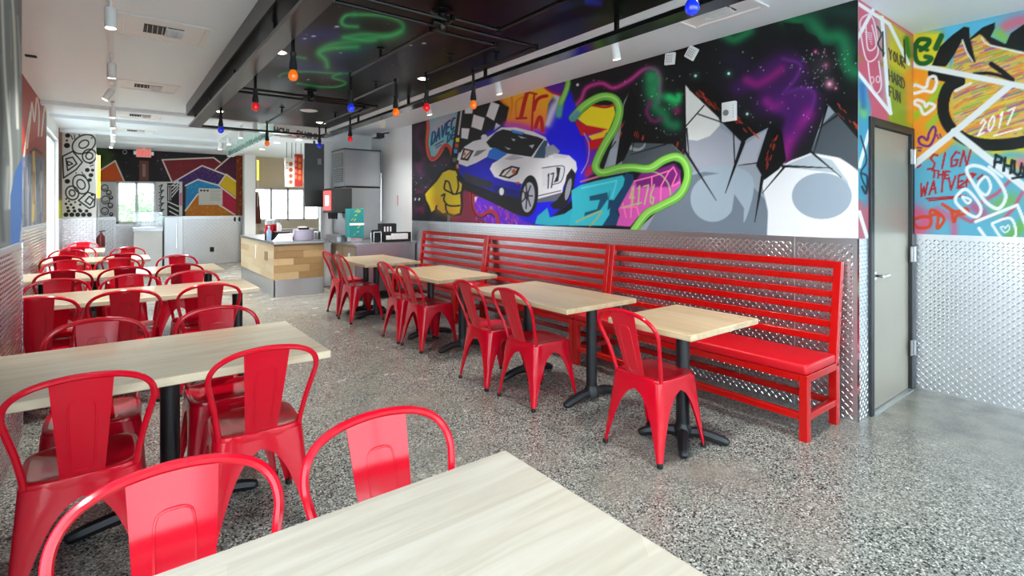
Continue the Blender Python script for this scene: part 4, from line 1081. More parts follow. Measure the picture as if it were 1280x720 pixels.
for l, wd, a in (([(560, 160), (490, 155), (465, 130), (490, 95), (540, 88)], 3.6, .85), ([(540, 88), (680, 90), (780, 110), (835, 150), (820, 190), (740, 215), (600, 205), (480, 225)], 4, .7),
                 ([(820, 190), (760, 215), (640, 230), (520, 250), (400, 270), (340, 300), (330, 320)], 5, .8), ([(560, 280), (480, 285), (400, 290), (330, 315), (370, 360), (380, 400)], 4.5, .85),
                 ([(480, 225), (620, 245), (670, 240)], 3.5, .7), ([(90, 460), (120, 440), (250, 430), (420, 440), (530, 440)], 2.2, .6), ([(460, 440), (410, 465), (490, 495), (440, 520), (330, 520), (200, 500)], 2.2, .75), ([(190, 340), (250, 350)], 2.4, .6)):
    C.spray(Zs([(x + 14, y + 22) for x, y in l]), wd * 2.2, (24, 104, 66), a * .45); C.spray(Zs(l), wd, GR, a); C.spray(Zs(l), wd * .4, (96, 220, 140), a * .6)
for (x, y, r) in ((437, 160, 2.2), (297, 217, 2.2), (245, 232, 1.6), (960, 260, 2.2), (880, 272, 1.5), (265, 478, 1.4), (460, 317, 1.2), (350, 590, 1)): C.ell(Zs([(x, y)])[0], r * 1.3, r * .55, (206, 214, 232))
C.stars((345, 8, 560, 110), 60, r=(.25, .6))
C.spray([(290, 132), (312, 127), (335, 130)], 6, (70, 24, 70), .85); C.spray([(318, 130), (340, 132)], 4, (96, 30, 40), .8); C.spray([(310, 142), (322, 146)], 3, (40, 36, 110), .8)
C.spray([(735, 2), (748, 4)], 5, (24, 40, 150), .9); C.spray([(700, 10), (712, 6)], 5, (26, 34, 90), .7); C.spray([(640, 60), (690, 40)], 14, (34, 28, 46), .5); C.spray([(540, 8)], 7, (60, 24, 16), .6)
C.build('night_sky_painting', PAN, M_PAINTD)
# ------------------------------------------------------------------ chairs
def make_chair():
    root = empty('cafe_chair')
    # seat pan: rounded square, slightly dished, rolled edge
    n = 40
    def ring(r, z):
        out = []
        for k in range(n):
            a = 2 * math.pi * k / n
            c, s = math.cos(a), math.sin(a)
            e = 0.42
            out.append((math.copysign(abs(c) ** e, c) * 0.178 * r, math.copysign(abs(s) ** e, s) * 0.178 * r + 0.003, z))
        return out
    b = MB()
    rs = [ring(0.02, .4415), ring(0.45, .4420), ring(0.74, .4455), ring(0.88, .4520), ring(0.95, .4540), ring(1.0, .4500), ring(1.012, .440), ring(1.01, .418), ring(0.99, .418), ring(0.98, .438), ring(0.4, .434), ring(0.02, .434)]
    vs = [p for r in rs for p in r]; fs = []
    for i in range(len(rs) - 1):
        for k in range(n):
            fs.append((i * n + k, i * n + (k + 1) % n, (i + 1) * n + (k + 1) % n, (i + 1) * n + k))
    fs += [tuple(range(n)), tuple((len(rs) - 1) * n + k for k in reversed(range(n)))]
    b.add(vs, fs)
    b.build('seat', M_RED, root, smooth=True)
    # four sheet-metal legs flowing out of the apron
    for sx in (-1, 1):
        for sy in (-1, 1):
            T = Vector((sx * .177, sy * .177 + .003, .437)); B = Vector((sx * .207, sy * .219, .014))
            lev = [0, .02, .06, .10, .125, .14, .16, .19, .24, .31, .40, .52, .66, .82, 1.0]
            zA = .372
            outer = []; inner = []
            for t in lev:
                c = T.lerp(B, t); z = c.z
                hx, hy = abs(c.x), abs(c.y - .003 * (1 - t))
                if z >= zA:
                    wx, wy = hx, hy
                else:
                    q = ((zA - z) / (zA - B.z)) ** .47
                    wx = hx - (abs(B.x) - .024) * q; wy = hy - (abs(B.y) - .024) * q
                wx = max(wx, .022); wy = max(wy, .022)
                r = min(.012 + .030 * (1 - t), wx * .6, wy * .6)
                pts = [(-wx, 0), (-wx * .6 - r * .4, 0), (-r, 0), (-r * .32, -r * .32), (0, -r), (0, -wy * .6 - r * .4), (0, -wy)]
                outer.append([(c.x + sx * px, c.y + sy * py, z) for px, py in pts])
                th = .0035
                inner.append([(c.x + sx * (px - (th if abs(px) < wx - 1e-6 else 0)), c.y + sy * (py - (th if abs(py) < wy - 1e-6 else 0)), z) for px, py in pts])
            m = MB(); k = len(outer[0]); L = len(outer)
            m.grid(outer); m.grid(inner)
            o_, i_ = 0, L * k
            fs = []
            for i in range(L - 1):
                fs.append((o_ + i * k, o_ + (i + 1) * k, i_ + (i + 1) * k, i_ + i * k))
                fs.append((o_ + i * k + k - 1, o_ + (i + 1) * k + k - 1, i_ + (i + 1) * k + k - 1, i_ + i * k + k - 1))
            for j in range(k - 1):
                fs.append((o_ + j, o_ + j + 1, i_ + j + 1, i_ + j)); e = (L - 1) * k
                fs.append((o_ + e + j, o_ + e + j + 1, i_ + e + j + 1, i_ + e + j))
            m.f += fs
            leg = m.build('leg', M_RED, root, smooth=True)
            MB().lathe([(.013, 0), (.017, .003), (.017, .022), (.012, .026)], 10, (B.x - sx * .010, B.y - sy * .010, 0)).build('rubber_foot', M_RUBBER, leg, smooth=True)
    # hoop
    half = [(.160, -.148, .440), (.166, -.160, .490), (.181, -.188, .580), (.203, -.226, .680), (.209, -.246, .726), (.198, -.266, .768), (.168, -.283, .802), (.118, -.293, .825), (.060, -.299, .836), (0, -.300, .840)]
    path = cat(half + [(-x, y, z) for x, y, z in reversed(half[:-1])], 4)
    MB().tube(path, .0115, 8).build('back_hoop', M_RED, root, smooth=True)
    # splat with pressed panel
    rows_f = []; rows_b = []
    for i in range(9):
        t = i / 8
        z = .452 + (.828 - .452) * t
        y = -.166 - .128 * t ** 0.92
        hw = .064 + .024 * t
        rows_f.append([(hw * s, y - .007 * (1 - s * s) + .0015, z) for s in (-1, -.5, 0, .5, 1)])
        rows_b.append([(hw * s, y - .007 * (1 - s * s) - .0015, z) for s in (-1, -.5, 0, .5, 1)])
    m = MB(); m.grid(rows_f); m.grid(rows_b)
    k = 5; L = 9; off = L * k; fs = []
    for i in range(L - 1):
        for j in (0, k - 1): fs.append((i * k + j, (i + 1) * k + j, off + (i + 1) * k + j, off + i * k + j))
    for j in range(k - 1):
        for i in (0, L - 1): fs.append((i * k + j, i * k + j + 1, off + i * k + j + 1, off + i * k + j))
    m.f += fs
    sp = m.build('back_splat', M_RED, root, smooth=True)
    loop = []
    for px, t in cat([(-.030, .08), (-.036, .30), (-.039, .62), (-.036, .76), (-.022, .80), (0, .805), (.022, .80), (.036, .76), (.039, .62), (.036, .30), (.030, .08), (0, .065)], 3, True):
        loop.append((px, -.166 - .128 * max(t, 0) ** .92 - .006, .452 + .376 * t))
    MB().tube(loop, .0042, 6, closed=True).build('pressed_rib', M_RED, sp, smooth=True)
    MB().tube([(-.15, 0, .405), (.15, 0, .405)], .006, 6).build('cross_rod', M_RED, root, smooth=True)
    return root


chair0 = make_chair()
first_chair = [True]


def chair(x, y, rz, label, group):
    if first_chair[0]:
        c = chair0; first_chair[0] = False
    else:
        c = copy_tree(chair0)
    c.location = (x, y, 0); c.rotation_euler = (0, 0, rz)
    return tag(c, label, 'chair', group)


WR = 'red metal chairs at the wall row of tables'
BR = 'red metal chairs facing the bench'
NTH = {1: 'sixth', 2: 'fifth', 3: 'fourth', 4: 'third', 5: 'second', 6: 'first'}


def wall_chairs(k, y_near, y_far, xs):
    """y = where the top of the back stands"""
    pos = {1: ['only'], 2: ['wall-side', 'aisle-side'], 3: ['wall-side', 'middle', 'aisle-side']}
    for side, y in (('near', y_near), ('far', y_far)):
        if y is None: continue
        for i, x in enumerate(xs[side] if isinstance(xs, dict) else xs):
            n = len(xs[side] if isinstance(xs, dict) else xs)
            nm = pos[n][i]
            if side == 'far':
                lab = '%s red chair, back to the counter, at the %s wall table from the exit sign' % (nm, NTH[k])
                chair(x, y - .295, math.pi + rj(), lab, WR)
            else:
                lab = '%s red chair facing the counter, at the %s wall table from the exit sign' % (nm, NTH[k])
                chair(x, y + .295, rj(), lab, WR)


def rj(): return rg.uniform(-.03, .03)


wall_chairs(1, None, 1.385, {'far': [0.10, 0.585]})
wall_chairs(2, 2.32, 3.44, {'near': [-0.095, 0.51], 'far': [-0.075, 0.475]})
wall_chairs(3, 4.515, 5.57, {'near': [-0.40, 0.065, 0.585], 'far': [-0.36, 0.11, 0.57]})
wall_chairs(4, 6.32, 7.52, {'near': [-0.37, 0.085, 0.545], 'far': [-0.42, 0.03, 0.60]})
wall_chairs(5, 8.22, 9.44, {'near': [-0.50, 0.08], 'far': [-0.51, 0.15]})
wall_chairs(6, 10.12, 11.3, {'near': [-0.44], 'far': [-0.42]})
for x, y, a, lab in ((2.568, 1.945, 0, 'red metal chair at the small square bench table next to the steel door'),
                     (2.515, 2.965, .02, 'red metal chair at the second bench table from the steel door, on the door side'),
                     (2.495, 3.49, -.02, 'red metal chair at the second bench table from the steel door, on the counter side'),
                     (2.575, 4.75, .03, 'red metal chair at the third bench table from the steel door, on the door side'),
                     (2.565, 5.21, -.02, 'red metal chair at the third bench table from the steel door, on the counter side'),
                     (2.49, 6.41, .03, 'red metal chair, door side of the bench table nearest the steel drinks counter'),
                     (2.53, 6.98, 0, 'red metal chair, counter side of the bench table nearest the steel drinks counter')):
    chair(x, y, -HP + a, lab, BR)


# ------------------------------------------------------------------ tables
def foot_base(b, dirs, ln):
    for dx, dy in dirs:
        p = [(0, 0, .052), (dx * ln * .35, dy * ln * .35, .058), (dx * ln * .75, dy * ln * .75, .036), (dx * ln * .95, dy * ln * .95, .020), (dx * ln, dy * ln, .012)]
        b.tube(cat(p, 3), [.034, .034, .033, .033, .033, .032, .031, .030, .028, .025, .022, .018, .012], 8)
    b.lathe([(.055, .03), (.058, .075), (.045, .10), (.042, .11)], 16)


def table(name, x0, x1, y0, y1, m, bases, label, group, radius=.040, ln=.30, style='cross'):
    cx, cy = (x0 + x1) / 2, (y0 + y1) / 2
    t = empty(name, (cx, cy, 0), 0, label, 'table', group)
    top = MB().box(x0 - cx, x1 - cx, y0 - cy, y1 - cy, .715, .75).build('tabletop', m, t, bevel=.004)
    for bx, by in bases:
        MB().tube([(bx - cx, by - cy, .09), (bx - cx, by - cy, .705)], radius, 18).build('pedestal_column', M_BLACK, t, smooth=True)
        MB().box(bx - cx - .13, bx - cx + .13, by - cy - .13, by - cy + .13, .703, .715).build('mounting_plate', M_BLACK, t)
        b = MB()
        if style == 'cross': ds = [(1, 0), (0, 1), (-1, 0), (0, -1)]
        elif style == 'turned': ds = [(.574, -.819), (.819, .574), (-.574, .819), (-.819, -.574)]
        elif style == 'barx': ds = [(1, 0), (-1, 0)]
        else: ds = [(0, 1), (0, -1)]
        foot_base(b, ds, ln)
        b.build('pedestal_foot', M_BLACK, t, smooth=True, loc=(bx - cx, by - cy, 0))
    return t


TG = 'pale wood tables along the painted wall'
table('dining_table', -0.43, 0.86, 0.38, 1.15, M_WOOD_GLARE, [(.22, .77)], 'pale maple two-seat table with whitish, glare-toned top, sixth from the exit sign along the painted wall', TG, ln=.36)
table('dining_table', -0.43, 0.808, 2.45, 3.26, M_WOOD, [(.205, 2.88)], 'pale maple two-seat table, fifth from the exit sign along the painted wall', TG, ln=.37)
table('dining_table', -0.74, 0.97, 4.75, 5.42, M_WOOD, [(.84, 4.98), (-.55, 5.05)], 'long pale maple three-seat table, fourth from the exit sign along the painted wall', TG, style='bary')
table('dining_table', -0.74, 0.955, 6.42, 7.17, M_WOOD, [(.84, 6.75), (-.55, 6.78)], 'long pale maple three-seat table, third from the exit sign along the painted wall', TG, style='bary')
table('dining_table', -0.74, 0.38, 8.32, 9.08, M_WOOD, [(-.21, 8.7)], 'pale maple two-seat table, second from the exit sign along the painted wall', TG, style='bary')
table('dining_table', -0.74, -0.12, 10.2, 10.98, M_WOOD, [(-.42, 10.6)], 'short pale maple table nearest the exit sign along the painted wall', TG, style='bary')
BG = 'pale wood tables along the red bench'
table('bench_table', 2.40, 3.10, 1.58, 2.16, M_WOODY, [(2.757, 1.875)], 'small square pale wood table at the bench end next to the steel door', BG, ln=.26, style='turned')
table('bench_table', 2.36, 3.07, 2.48, 3.64, M_WOODY, [(2.80, 2.68), (2.80, 3.42)], 'pale wood bench table, second from the steel door', BG, style='barx', ln=.27)
table('bench_table', 2.365, 3.055, 4.22, 5.32, M_WOODY, [(2.78, 4.44), (2.78, 5.10)], 'pale wood bench table, third from the steel door', BG, style='barx', ln=.27)
table('bench_table', 2.34, 3.065, 5.88, 7.03, M_WOODY, [(2.72, 6.46), (2.72, 6.82)], 'pale wood bench table nearest the steel drinks counter', BG, style='barx', ln=.27)


# ------------------------------------------------------------------ slatted bench in three lengths
def bench(y0, y1, label):
    cy = (y0 + y1) / 2; h = (y1 - y0) / 2 - .004
    e = empty('slatted_bench', (3.55, cy, 0), 0, label, 'bench', 'red slatted bench sections')
    xf, xr = 3.335 - 3.55, 3.765 - 3.55
    sq = .05
    zs = .405
    for s in (-1, 1):
        yy_ = s * (h - sq / 2)
        MB().box(xf - sq / 2, xf + sq / 2, yy_ - sq / 2, yy_ + sq / 2, 0, zs).build('leg', M_BENCH, e, bevel=.003)
        MB().box(xr - sq / 2, xr + sq / 2, yy_ - sq / 2, yy_ + sq / 2, 0, zs).build('leg', M_BENCH, e, bevel=.003)
        MB().bar((xr - .015, yy_, zs - .02), (xr + .075, yy_, 1.06), sq, .045, (1, 0, 0)).build('back_post', M_BENCH, e, bevel=.003)
        MB().box(xf + sq / 2, xr - sq / 2, yy_ - sq / 2 + .004, yy_ + sq / 2 - .004, .125, .165).build('side_stretcher', M_BENCH, e, bevel=.003)
        MB().box(xf + sq / 2, xr - sq / 2, yy_ - sq / 2 + .002, yy_ + sq / 2 - .002, zs - .045, zs).build('seat_rail', M_BENCH, e, bevel=.003)
    MB().box(xf - sq / 2 + .002, xf + sq / 2 - .002, -h + sq, h - sq, zs - .045, zs).build('seat_rail', M_BENCH, e, bevel=.003)
    MB().box(xr - sq / 2 + .002, xr + sq / 2 - .002, -h + sq, h - sq, zs - .045, zs).build('seat_rail', M_BENCH, e, bevel=.003)
    MB().box(xf - sq / 2 + .004, xf + sq / 2 - .004, -h + sq, h - sq, .125, .165).build('stretcher', M_BENCH, e, bevel=.003)
    MB().box(xr - sq / 2 + .004, xr + sq / 2 - .004, -h + sq, h - sq, .125, .165).build('stretcher', M_BENCH, e, bevel=.003)
    for k in range(6):
        z = 1.04 - k * .098
        x = xr - .015 + .09 * (z - zs + .02) / (1.08 - zs)
        MB().bar((x, -h + sq, z), (x, h - sq, z), .034, .044 if k else .05).build('slat', M_BENCH, e, bevel=.003)
    c = MB().box(xf - .028, xr - .03, -h + .004, h - .004, zs, zs + .062).build('cushion', M_VINYL, e, bevel=.018, seg=3, smooth=True)
    return e


bench(1.385, 3.405, 'red slatted bench section ending beside the steel door')
bench(3.405, 5.51, 'red slatted bench section between the other two sections')
bench(5.51, 7.275, 'red slatted bench section ending beside the steel drinks counter')

# ------------------------------------------------------------------ steel door
d = empty('door_1', kind='structure'); d['label'] = 'brushed steel door in a black frame'
fr = MB(); fr.box(4.075, 4.135, 1.300, 1.40, 0, 2.045); fr.box(4.935, 4.992, 1.300, 1.40, 0, 2.045); fr.box(4.135, 4.935, 1.300, 1.40, 1.99, 2.045)
fr.build('door_frame', M_BLACK, d, bevel=.003)
leaf = MB().box(4.14, 4.93, 1.325, 1.368, .012, 1.985).build('door_leaf', M_DOOR, d, bevel=.002)
hd = MB(); hd.tube([(4.185, 1.325, .95), (4.185, 1.312, .95)], .030, 16); hd.tube([(4.185, 1.312, .95), (4.185, 1.262, .95)], .011, 10); hd.tube([(4.178, 1.262, .95), (4.29, 1.262, .95)], .011, 10)
hd.build('lever_handle', M_CHROME, leaf, smooth=True)
for z in (.33, 1.06, 1.82):
    hg = MB(); hg.box(4.905, 4.985, 1.296, 1.304, z - .058, z + .058); hg.tube([(4.965, 1.291, z - .058), (4.965, 1.291, z + .058)], .009, 8)
    hg.build('hinge', M_STEEL, d)
MB().box(4.135, 4.935, 1.29, 1.42, 0, .008).build('threshold', M_ALU, d)


# ------------------------------------------------------------------ hanging frame, pipes and bulbs
fxx, fyy = 1.70, 3.6
hf = empty('hanging_frame', (fxx, fyy, 2.505), 0, 'black steel frame hung on rods under the dropped ceiling panel', 'frame')
MB().box(.786 - fxx, .915 - fxx, -.85 - fyy, 8.14 - fyy, 0, .030).build('beam', M_BEAMG, hf, bevel=.002)
MB().box(2.485 - fxx, 2.615 - fxx, -.85 - fyy, 8.14 - fyy, 0, .030).build('beam', M_BEAM, hf, bevel=.002)
MB().box(.915 - fxx, 2.485 - fxx, 8.02 - fyy, 8.14 - fyy, 0, .030).build('beam', M_BEAM, hf, bevel=.002)
MB().box(.915 - fxx, 2.485 - fxx, -.85 - fyy, -.73 - fyy, 0, .030).build('beam', M_BEAM, hf, bevel=.002)
for x in (.85, 2.55):
    for y in (.75, 2.22, 3.70, 5.18, 6.65, 7.98):
        MB().box(x - fxx - .012, x - fxx + .012, y - fyy - .012, y - fyy + .012, .030, .15).build('hanger_rod', M_PIPE, hf)


def drop_bulb(root, x, y, col, z0=-.0):
    """pipe drop, socket and bulb under (x, y), local z 0 = pipe plane (2.575)"""
    MB().tube([(x, y, .012), (x, y, -.16)], .012, 8).build('drop_pipe', M_PIPE, root, smooth=True)
    s = MB().lathe([(.014, -.13), (.020, -.135), (.020, -.16), (.016, -.165), (.026, -.225), (.026, -.245), (.018, -.250)][::-1], 12, (x, y, 0)).build('lamp_socket', M_DARK, root, smooth=True)
    prof = [(.004, -.322), (.018, -.318), (.029, -.303), (.032, -.288), (.029, -.272), (.020, -.256), (.015, -.245)]
    MB().lathe(prof, 14, (x, y, 0)).build('bulb', M_BULB[col], s, smooth=True)


def chandelier(hx, hy, arms, label):
    r = empty('pipe_chandelier', (hx, hy, 2.575), 0, label, 'chandelier', 'black pipe chandeliers with coloured bulbs')
    hb = MB(); hb.lathe([(.07, 0.08), (.07, .068), (.03, .06), (.03, -.03), (.02, -.045)][::-1], 14); hb.tube([(-.07, 0, 0), (.07, 0, 0)], .022, 10); hb.tube([(0, -.07, 0), (0, .07, 0)], .022, 10)
    hb.build('hub', M_PIPE, r, smooth=True)
    for pts, col in arms:
        P = [(x - hx, y - hy, 0) for x, y in pts]
        b = MB()
        for a, c in zip(P, P[1:]): b.tube([a, c], .0125, 8)
        for q in P[1:]: b.lathe([(.012, -.02), (.019, -.018), (.019, .018), (.012, .02)], 10, q)
        b.build('arm_pipe', M_PIPE, r, smooth=True)
        a, c = Vector(P[-2]), Vector(P[-1]); mdl = a.lerp(c, .6)
        fl = MB(); fl.tube([mdl, mdl + Vector((0, 0, .076))], .010, 8); fl.lathe([(.03, .070), (.03, .079)], 12, mdl)
        fl.build('pipe_support', M_PIPE, r, smooth=True)
        if col: drop_bulb(r, P[-1][0], P[-1][1], col)
    return r


chandelier(1.63, 5.60, [([(1.63, 5.60), (1.63, 5.53), (.96, 5.53), (.96, 4.87)], 'red'), ([(1.63, 5.60), (1.63, 5.72), (.94, 5.72), (.94, 6.56)], 'blue'),
                        ([(1.63, 5.60), (1.63, 7.54)], 'orange'), ([(1.63, 5.60), (1.63, 5.72), (2.26, 5.72), (2.26, 7.34)], 'blue'),
                        ([(1.63, 5.60), (2.36, 5.60), (2.36, 6.43)], 'red'), ([(1.63, 5.60), (1.63, 5.50), (2.03, 5.50), (2.03, 4.38)], 'orange')],
           'black pipe chandelier over the aisle, hub nearer the serving counter')
chandelier(1.63, 2.84, [([(1.63, 2.84), (1.63, 2.90), (.93, 2.90), (.93, 3.57)], 'orange'), ([(1.63, 2.84), (1.63, 4.42)], 'blue'),
                        ([(1.63, 2.84), (1.63, 2.98), (2.14, 2.98), (2.14, 4.0)], 'red'), ([(1.63, 2.84), (2.40, 2.84), (2.40, 3.66)], 'orange'),
                        ([(1.63, 2.84), (1.63, 2.72), (1.98, 2.72), (1.98, 1.30)], 'blue'), ([(1.63, 2.84), (1.63, 2.76), (1.0, 2.76), (1.0, 1.3)], 'red')],
           'black pipe chandelier over the aisle, hub between the bench tables and wall tables')


def can_light(x, y, z, label, group, r=.055, power=90):
    e = empty('recessed_light', (x, y, z), 0, label, 'light', group)
    MB().lathe([(r * .74, -.002), (r, -.003), (r, .004), (r * .74, .004)], 18).build('trim_ring', M_WHITEP, e, smooth=True)
    MB().lathe([(r * .72, -.004), (r * .72, 0)], 18).build('lens', M_LENS, e)
    if power:
        l = bpy.data.lights.new('recessed_lamp', 'SPOT'); l.energy = power; l.spot_size = 1.9; l.spot_blend = .8; l.shadow_soft_size = .05; l.color = (1, .97, .92)
        o = bpy.data.objects.new('recessed_lamp', l); o.location = (x, y, z - .02); COL.objects.link(o)


for x, y, lab in ((1.04, 4.37, 'recessed downlight in the black panel, between the red and orange bulbs'), (1.06, 7.51, 'recessed downlight in the black panel corner by the blue bulb and wall tables'),
                  (2.33, 4.43, 'recessed downlight in the black panel, bench side, near the orange bulbs'), (2.34, 7.60, 'one of two close-set downlights in the black panel by the header'),
                  (2.40, 7.66, 'one of two close-set downlights in the black panel by the header'), (1.04, 1.3, 'recessed downlight in the black panel, table side, farthest from the counter'), (2.33, 1.2, 'recessed downlight in the black panel, bench side, farthest from the counter')):
    can_light(x, y, SZ - .002, lab, 'downlights in the black panel')
for p in ((2.72, 11.7), (2.78, 10.2), (2.75, 13.2), (2.95, 10.9), (3.6, 11.5), (3.9, 13.0)):
    can_light(p[0], p[1], CEIL - .001, 'small recessed downlight in the ceiling over the serving counter', 'downlights over the counter', .07, 170)
sp = empty('ceiling_speaker', (1.95, 6.76, SZ - .002), 0, 'round white ceiling speaker in the black panel', 'speaker')
MB().lathe([(.09, -.008), (.105, -.004), (.105, .002)], 24).build('grille', M_WHITEP, sp, smooth=True)


# ------------------------------------------------------------------ track lights, vents
def track(x, y0, y1, label):
    tag(MB().box(x - .017, x + .017, y0, y1, CEIL - .022, CEIL).build('light_track', M_WHITEP), label, 'light track')


def spot_head(x, y, label, group, tilt=0.0, aim=0.0, power=100):
    e = empty('track_spotlight', (x, y, CEIL - .022), 0, label, 'spotlight', group)
    MB().box(-.018, .018, -.055, .055, -.030, 0).build('adapter', M_WHITEP, e, bevel=.003)
    MB().tube([(0, 0, -.03), (0, 0, -.085)], .008, 8).build('stem', M_WHITEP, e, smooth=True)
    d = Vector((math.sin(tilt) * math.cos(aim), math.sin(tilt) * math.sin(aim), -math.cos(tilt)))
    p = Vector((0, 0, -.075)); q = p + d * .13
    MB().tube([p, p + d * .006, q - d * .004, q], [.030, .034, .034, .032], 18).build('lamp_body', M_WHITEP, e, smooth=True)
    MB().tube([q - d * .001, q + d * .002], .027, 18).build('lens', M_LENS, e)
    l = bpy.data.lights.new('track_lamp', 'SPOT'); l.energy = power; l.spot_size = 1.7; l.spot_blend = 1.0; l.shadow_soft_size = .03; l.color = (1, .98, .95)
    o = bpy.data.objects.new('track_lamp', l); o.location = Vector((x, y, CEIL - .022)) + q + d * .01
    o.rotation_euler = d.to_track_quat('-Z', 'Y').to_euler(); COL.objects.link(o)


track(-.02, 2.6, 14.4, 'white light track along the ceiling above the wall tables')
ORD = ['first', 'second', 'third', 'fourth', 'fifth', 'sixth', 'seventh', 'eighth']
for i, (y, t, a) in enumerate(((4.2, 0, 0), (5.8, .15, HP), (7.1, .5, math.pi), (8.35, 0, 0), (9.45, 0, 0), (10.3, 0, 0), (11.3, 0, 0), (12.6, .3, math.pi))):
    spot_head(-.02, y, 'white cylinder spotlight above the wall tables, %s from the exit sign' % ORD[7 - i], 'spotlights above the wall tables', t, a)
track(3.07, .6, 7.6, 'white light track along the ceiling above the bench')
for i, y in enumerate((1.2, 2.7, 4.25, 5.72, 7.05)):
    spot_head(3.07, y, 'white cylinder spotlight above the bench, %s from the ice machine' % ORD[4 - i], 'spotlights above the bench', .25 if i < 4 else .6, 0 if i < 4 else 1.2, 50 if i < 4 else 95)
track(1.65, 8.2, 12.4, 'white light track along the ceiling beside the counter header')
for i, y in enumerate((8.4, 9.5, 10.6, 11.6)):
    spot_head(1.65, y, 'white cylinder spotlight beside the counter header, %s from the exit sign' % ORD[3 - i], 'spotlights beside the counter header', 0, 0)


def vent(x0, x1, y0, y1, label):
    cx, cy = (x0 + x1) / 2, (y0 + y1) / 2; hx, hy = (x1 - x0) / 2, (y1 - y0) / 2
    e = empty('ceiling_vent', (cx, cy, CEIL), 0, label, 'vent', 'ceiling air vents')
    f = MB()
    for q in ((-hx, hx, -hy, -hy + .04), (-hx, hx, hy - .04, hy), (-hx, -hx + .04, -hy + .04, hy - .04), (hx - .04, hx, -hy + .04, hy - .04)): f.box(*q, -.012, 0)
    f.build('frame', M_WHITEP, e, bevel=.003)
    MB().box(-hx + .04, hx - .04, -hy + .04, hy - .04, -.003, 0).build('backing', M_WHITEP, e)
    MB().box(-hx * .45, hx * .42, -hy * .42, hy * .35, -.006, -.003).build('duct_opening', M_DARK, e)
    for k in range(7):
        x = -hx * .38 + k * hx * .055 * 2
        MB().bar((x, -hy * .40, -.014), (x + .004, hy * .33, -.014), .003, .018).build('louver', M_WHITEP, e)
    MB().box(hx * .02, hx * .05, -hy * .42, hy * .35, -.024, -.003).build('divider', M_WHITEP, e)
    for k in range(6):
        y = -hy * .36 + k * hy * .13
        MB().bar((hx * .06, y, -.012), (hx * .42, y, -.012), .003, .018).build('louver', M_WHITEP, e)


vent(.015, .60, 4.56, 5.14, 'square white air vent between the first and second vents of the row above the wall tables'.replace('between the first and second vents of', 'farthest from the exit sign in'))
vent(.015, .60, 6.93, 7.43, 'square white air vent, third from the exit sign above the wall tables')
vent(.015, .60, 9.22, 9.80, 'square white air vent, second from the exit sign above the wall tables')
vent(.015, .60, 11.15, 11.7, 'square white air vent nearest the exit sign above the wall tables')
vent(3.14, 3.54, 1.73, 2.31, 'white air vent in the ceiling strip above the bench end')
for y in (6.37, 10.35):
    s = tag(MB().box(-.64, -.56, y - .03, y + .03, CEIL - .012, CEIL).build('slot_diffuser', M_DARK, bevel=.003), 'small black slot in the ceiling above the painted side wall', 'slot', 'ceiling slots')

# ------------------------------------------------------------------ things on the mural wall
def on_wall_box(name, y, z, w_, h_, t_, label, cat_, rot=0.0, dots=0):
    e = empty(name, (3.896, y, z), 0, label, cat_)
    b = MB().box(-t_, 0, -w_ / 2, w_ / 2, -h_ / 2, h_ / 2).build('housing', M_WHITEP, e, bevel=.008, seg=2, smooth=True)
    e.rotation_euler = (rot, 0, 0)
    return e


GD = mat('grey_plastic', (120, 122, 124), .5, noise=.03)
for y, z, r, lab in ((2.77, 2.735, .12, 'small white square access panel on the mural, upright one'), (2.555, 2.735, .62, 'small white square access panel on the mural, turned on its corner')):
    e = on_wall_box('access_point', y, z, .10, .105, .025, lab, 'access point', r)
    for i in range(4):
        for j in range(4): MB().box(-.0262, -.025, -.030 + i * .018, -.022 + i * .018, -.030 + j * .018, -.022 + j * .018).build('dot', GD, e)
e = on_wall_box('alarm_strobe', 2.213, 2.187, .115, .155, .035, 'white rectangular alarm strobe on the mural crags', 'alarm')
MB().lathe([(.018, 0), (.024, .004), (.024, .010)], 16).build('lens', GD, e).rotation_euler = (0, -HP, 0)
e.children[-1].location = (-.036, .015, -.01)
for k in range(5): MB().box(-.0362, -.035, -.044, -.038, -.05 + k * .022, -.042 + k * .022).build('slot', GD, e)
e = empty('flood_lamp', (3.896, 8.67, 2.70), 0, 'small black flood lamp on the white wall above the ice machine', 'lamp')
MB().bar((-.02, 0, .06), (-.20, 0, .02), .06, .02).build('bracket', M_DARK, e)
MB().box(-.28, -.14, -.11, .11, -.05, .03).build('lamp_head', M_DARK, e, bevel=.006)
MB().box(-.285, -.28, -.085, .085, -.04, .02).build('lens', M_WHITEP, e)
e = empty('wall_switch', (3.899, 8.34, 1.55), 0, 'small white switch plate on the white wall by the ice machine', 'switch')
MB().box(-.008, 0, -.05, .05, -.10, .10).build('plate', M_WHITEP, e, bevel=.002); MB().box(-.012, -.008, -.035, -.02, -.09, .09).build('red_mark', M_BENCH, e)

# ------------------------------------------------------------------ serving counter
PK = [mat('plank_%d' % i, c, .5, noise=.12, nscale=14) for i, c in enumerate(((186, 160, 118), (164, 134, 92), (140, 110, 70), (200, 178, 140), (150, 122, 84), (206, 188, 154)))]
sc = empty('serving_counter', (2.4, 10.1, 0), 0, 'plank-faced serving counter with steel top and tread-plate base', 'counter')
ox, oy = 2.4, 10.1
MB().box(2.02 - ox, 2.78 - ox, 8.82 - oy, 11.48 - oy, .02, .84).build('body', PK[1], sc)
MB().box(1.985 - ox, 2.83 - ox, 8.77 - oy, 11.5 - oy, .84, .88).build('steel_top', M_STEEL, sc, bevel=.004)
MB().box(2.005 - ox, 2.02 - ox, 8.805 - oy, 11.48 - oy, .0, .27).build('base_plate', M_PLATE, sc)
MB().box(2.005 - ox, 2.78 - ox, 8.805 - oy, 8.82 - oy, .0, .27).build('base_plate', M_PLATE, sc)
zz = [.27, .385, .50, .61, .73, .84]
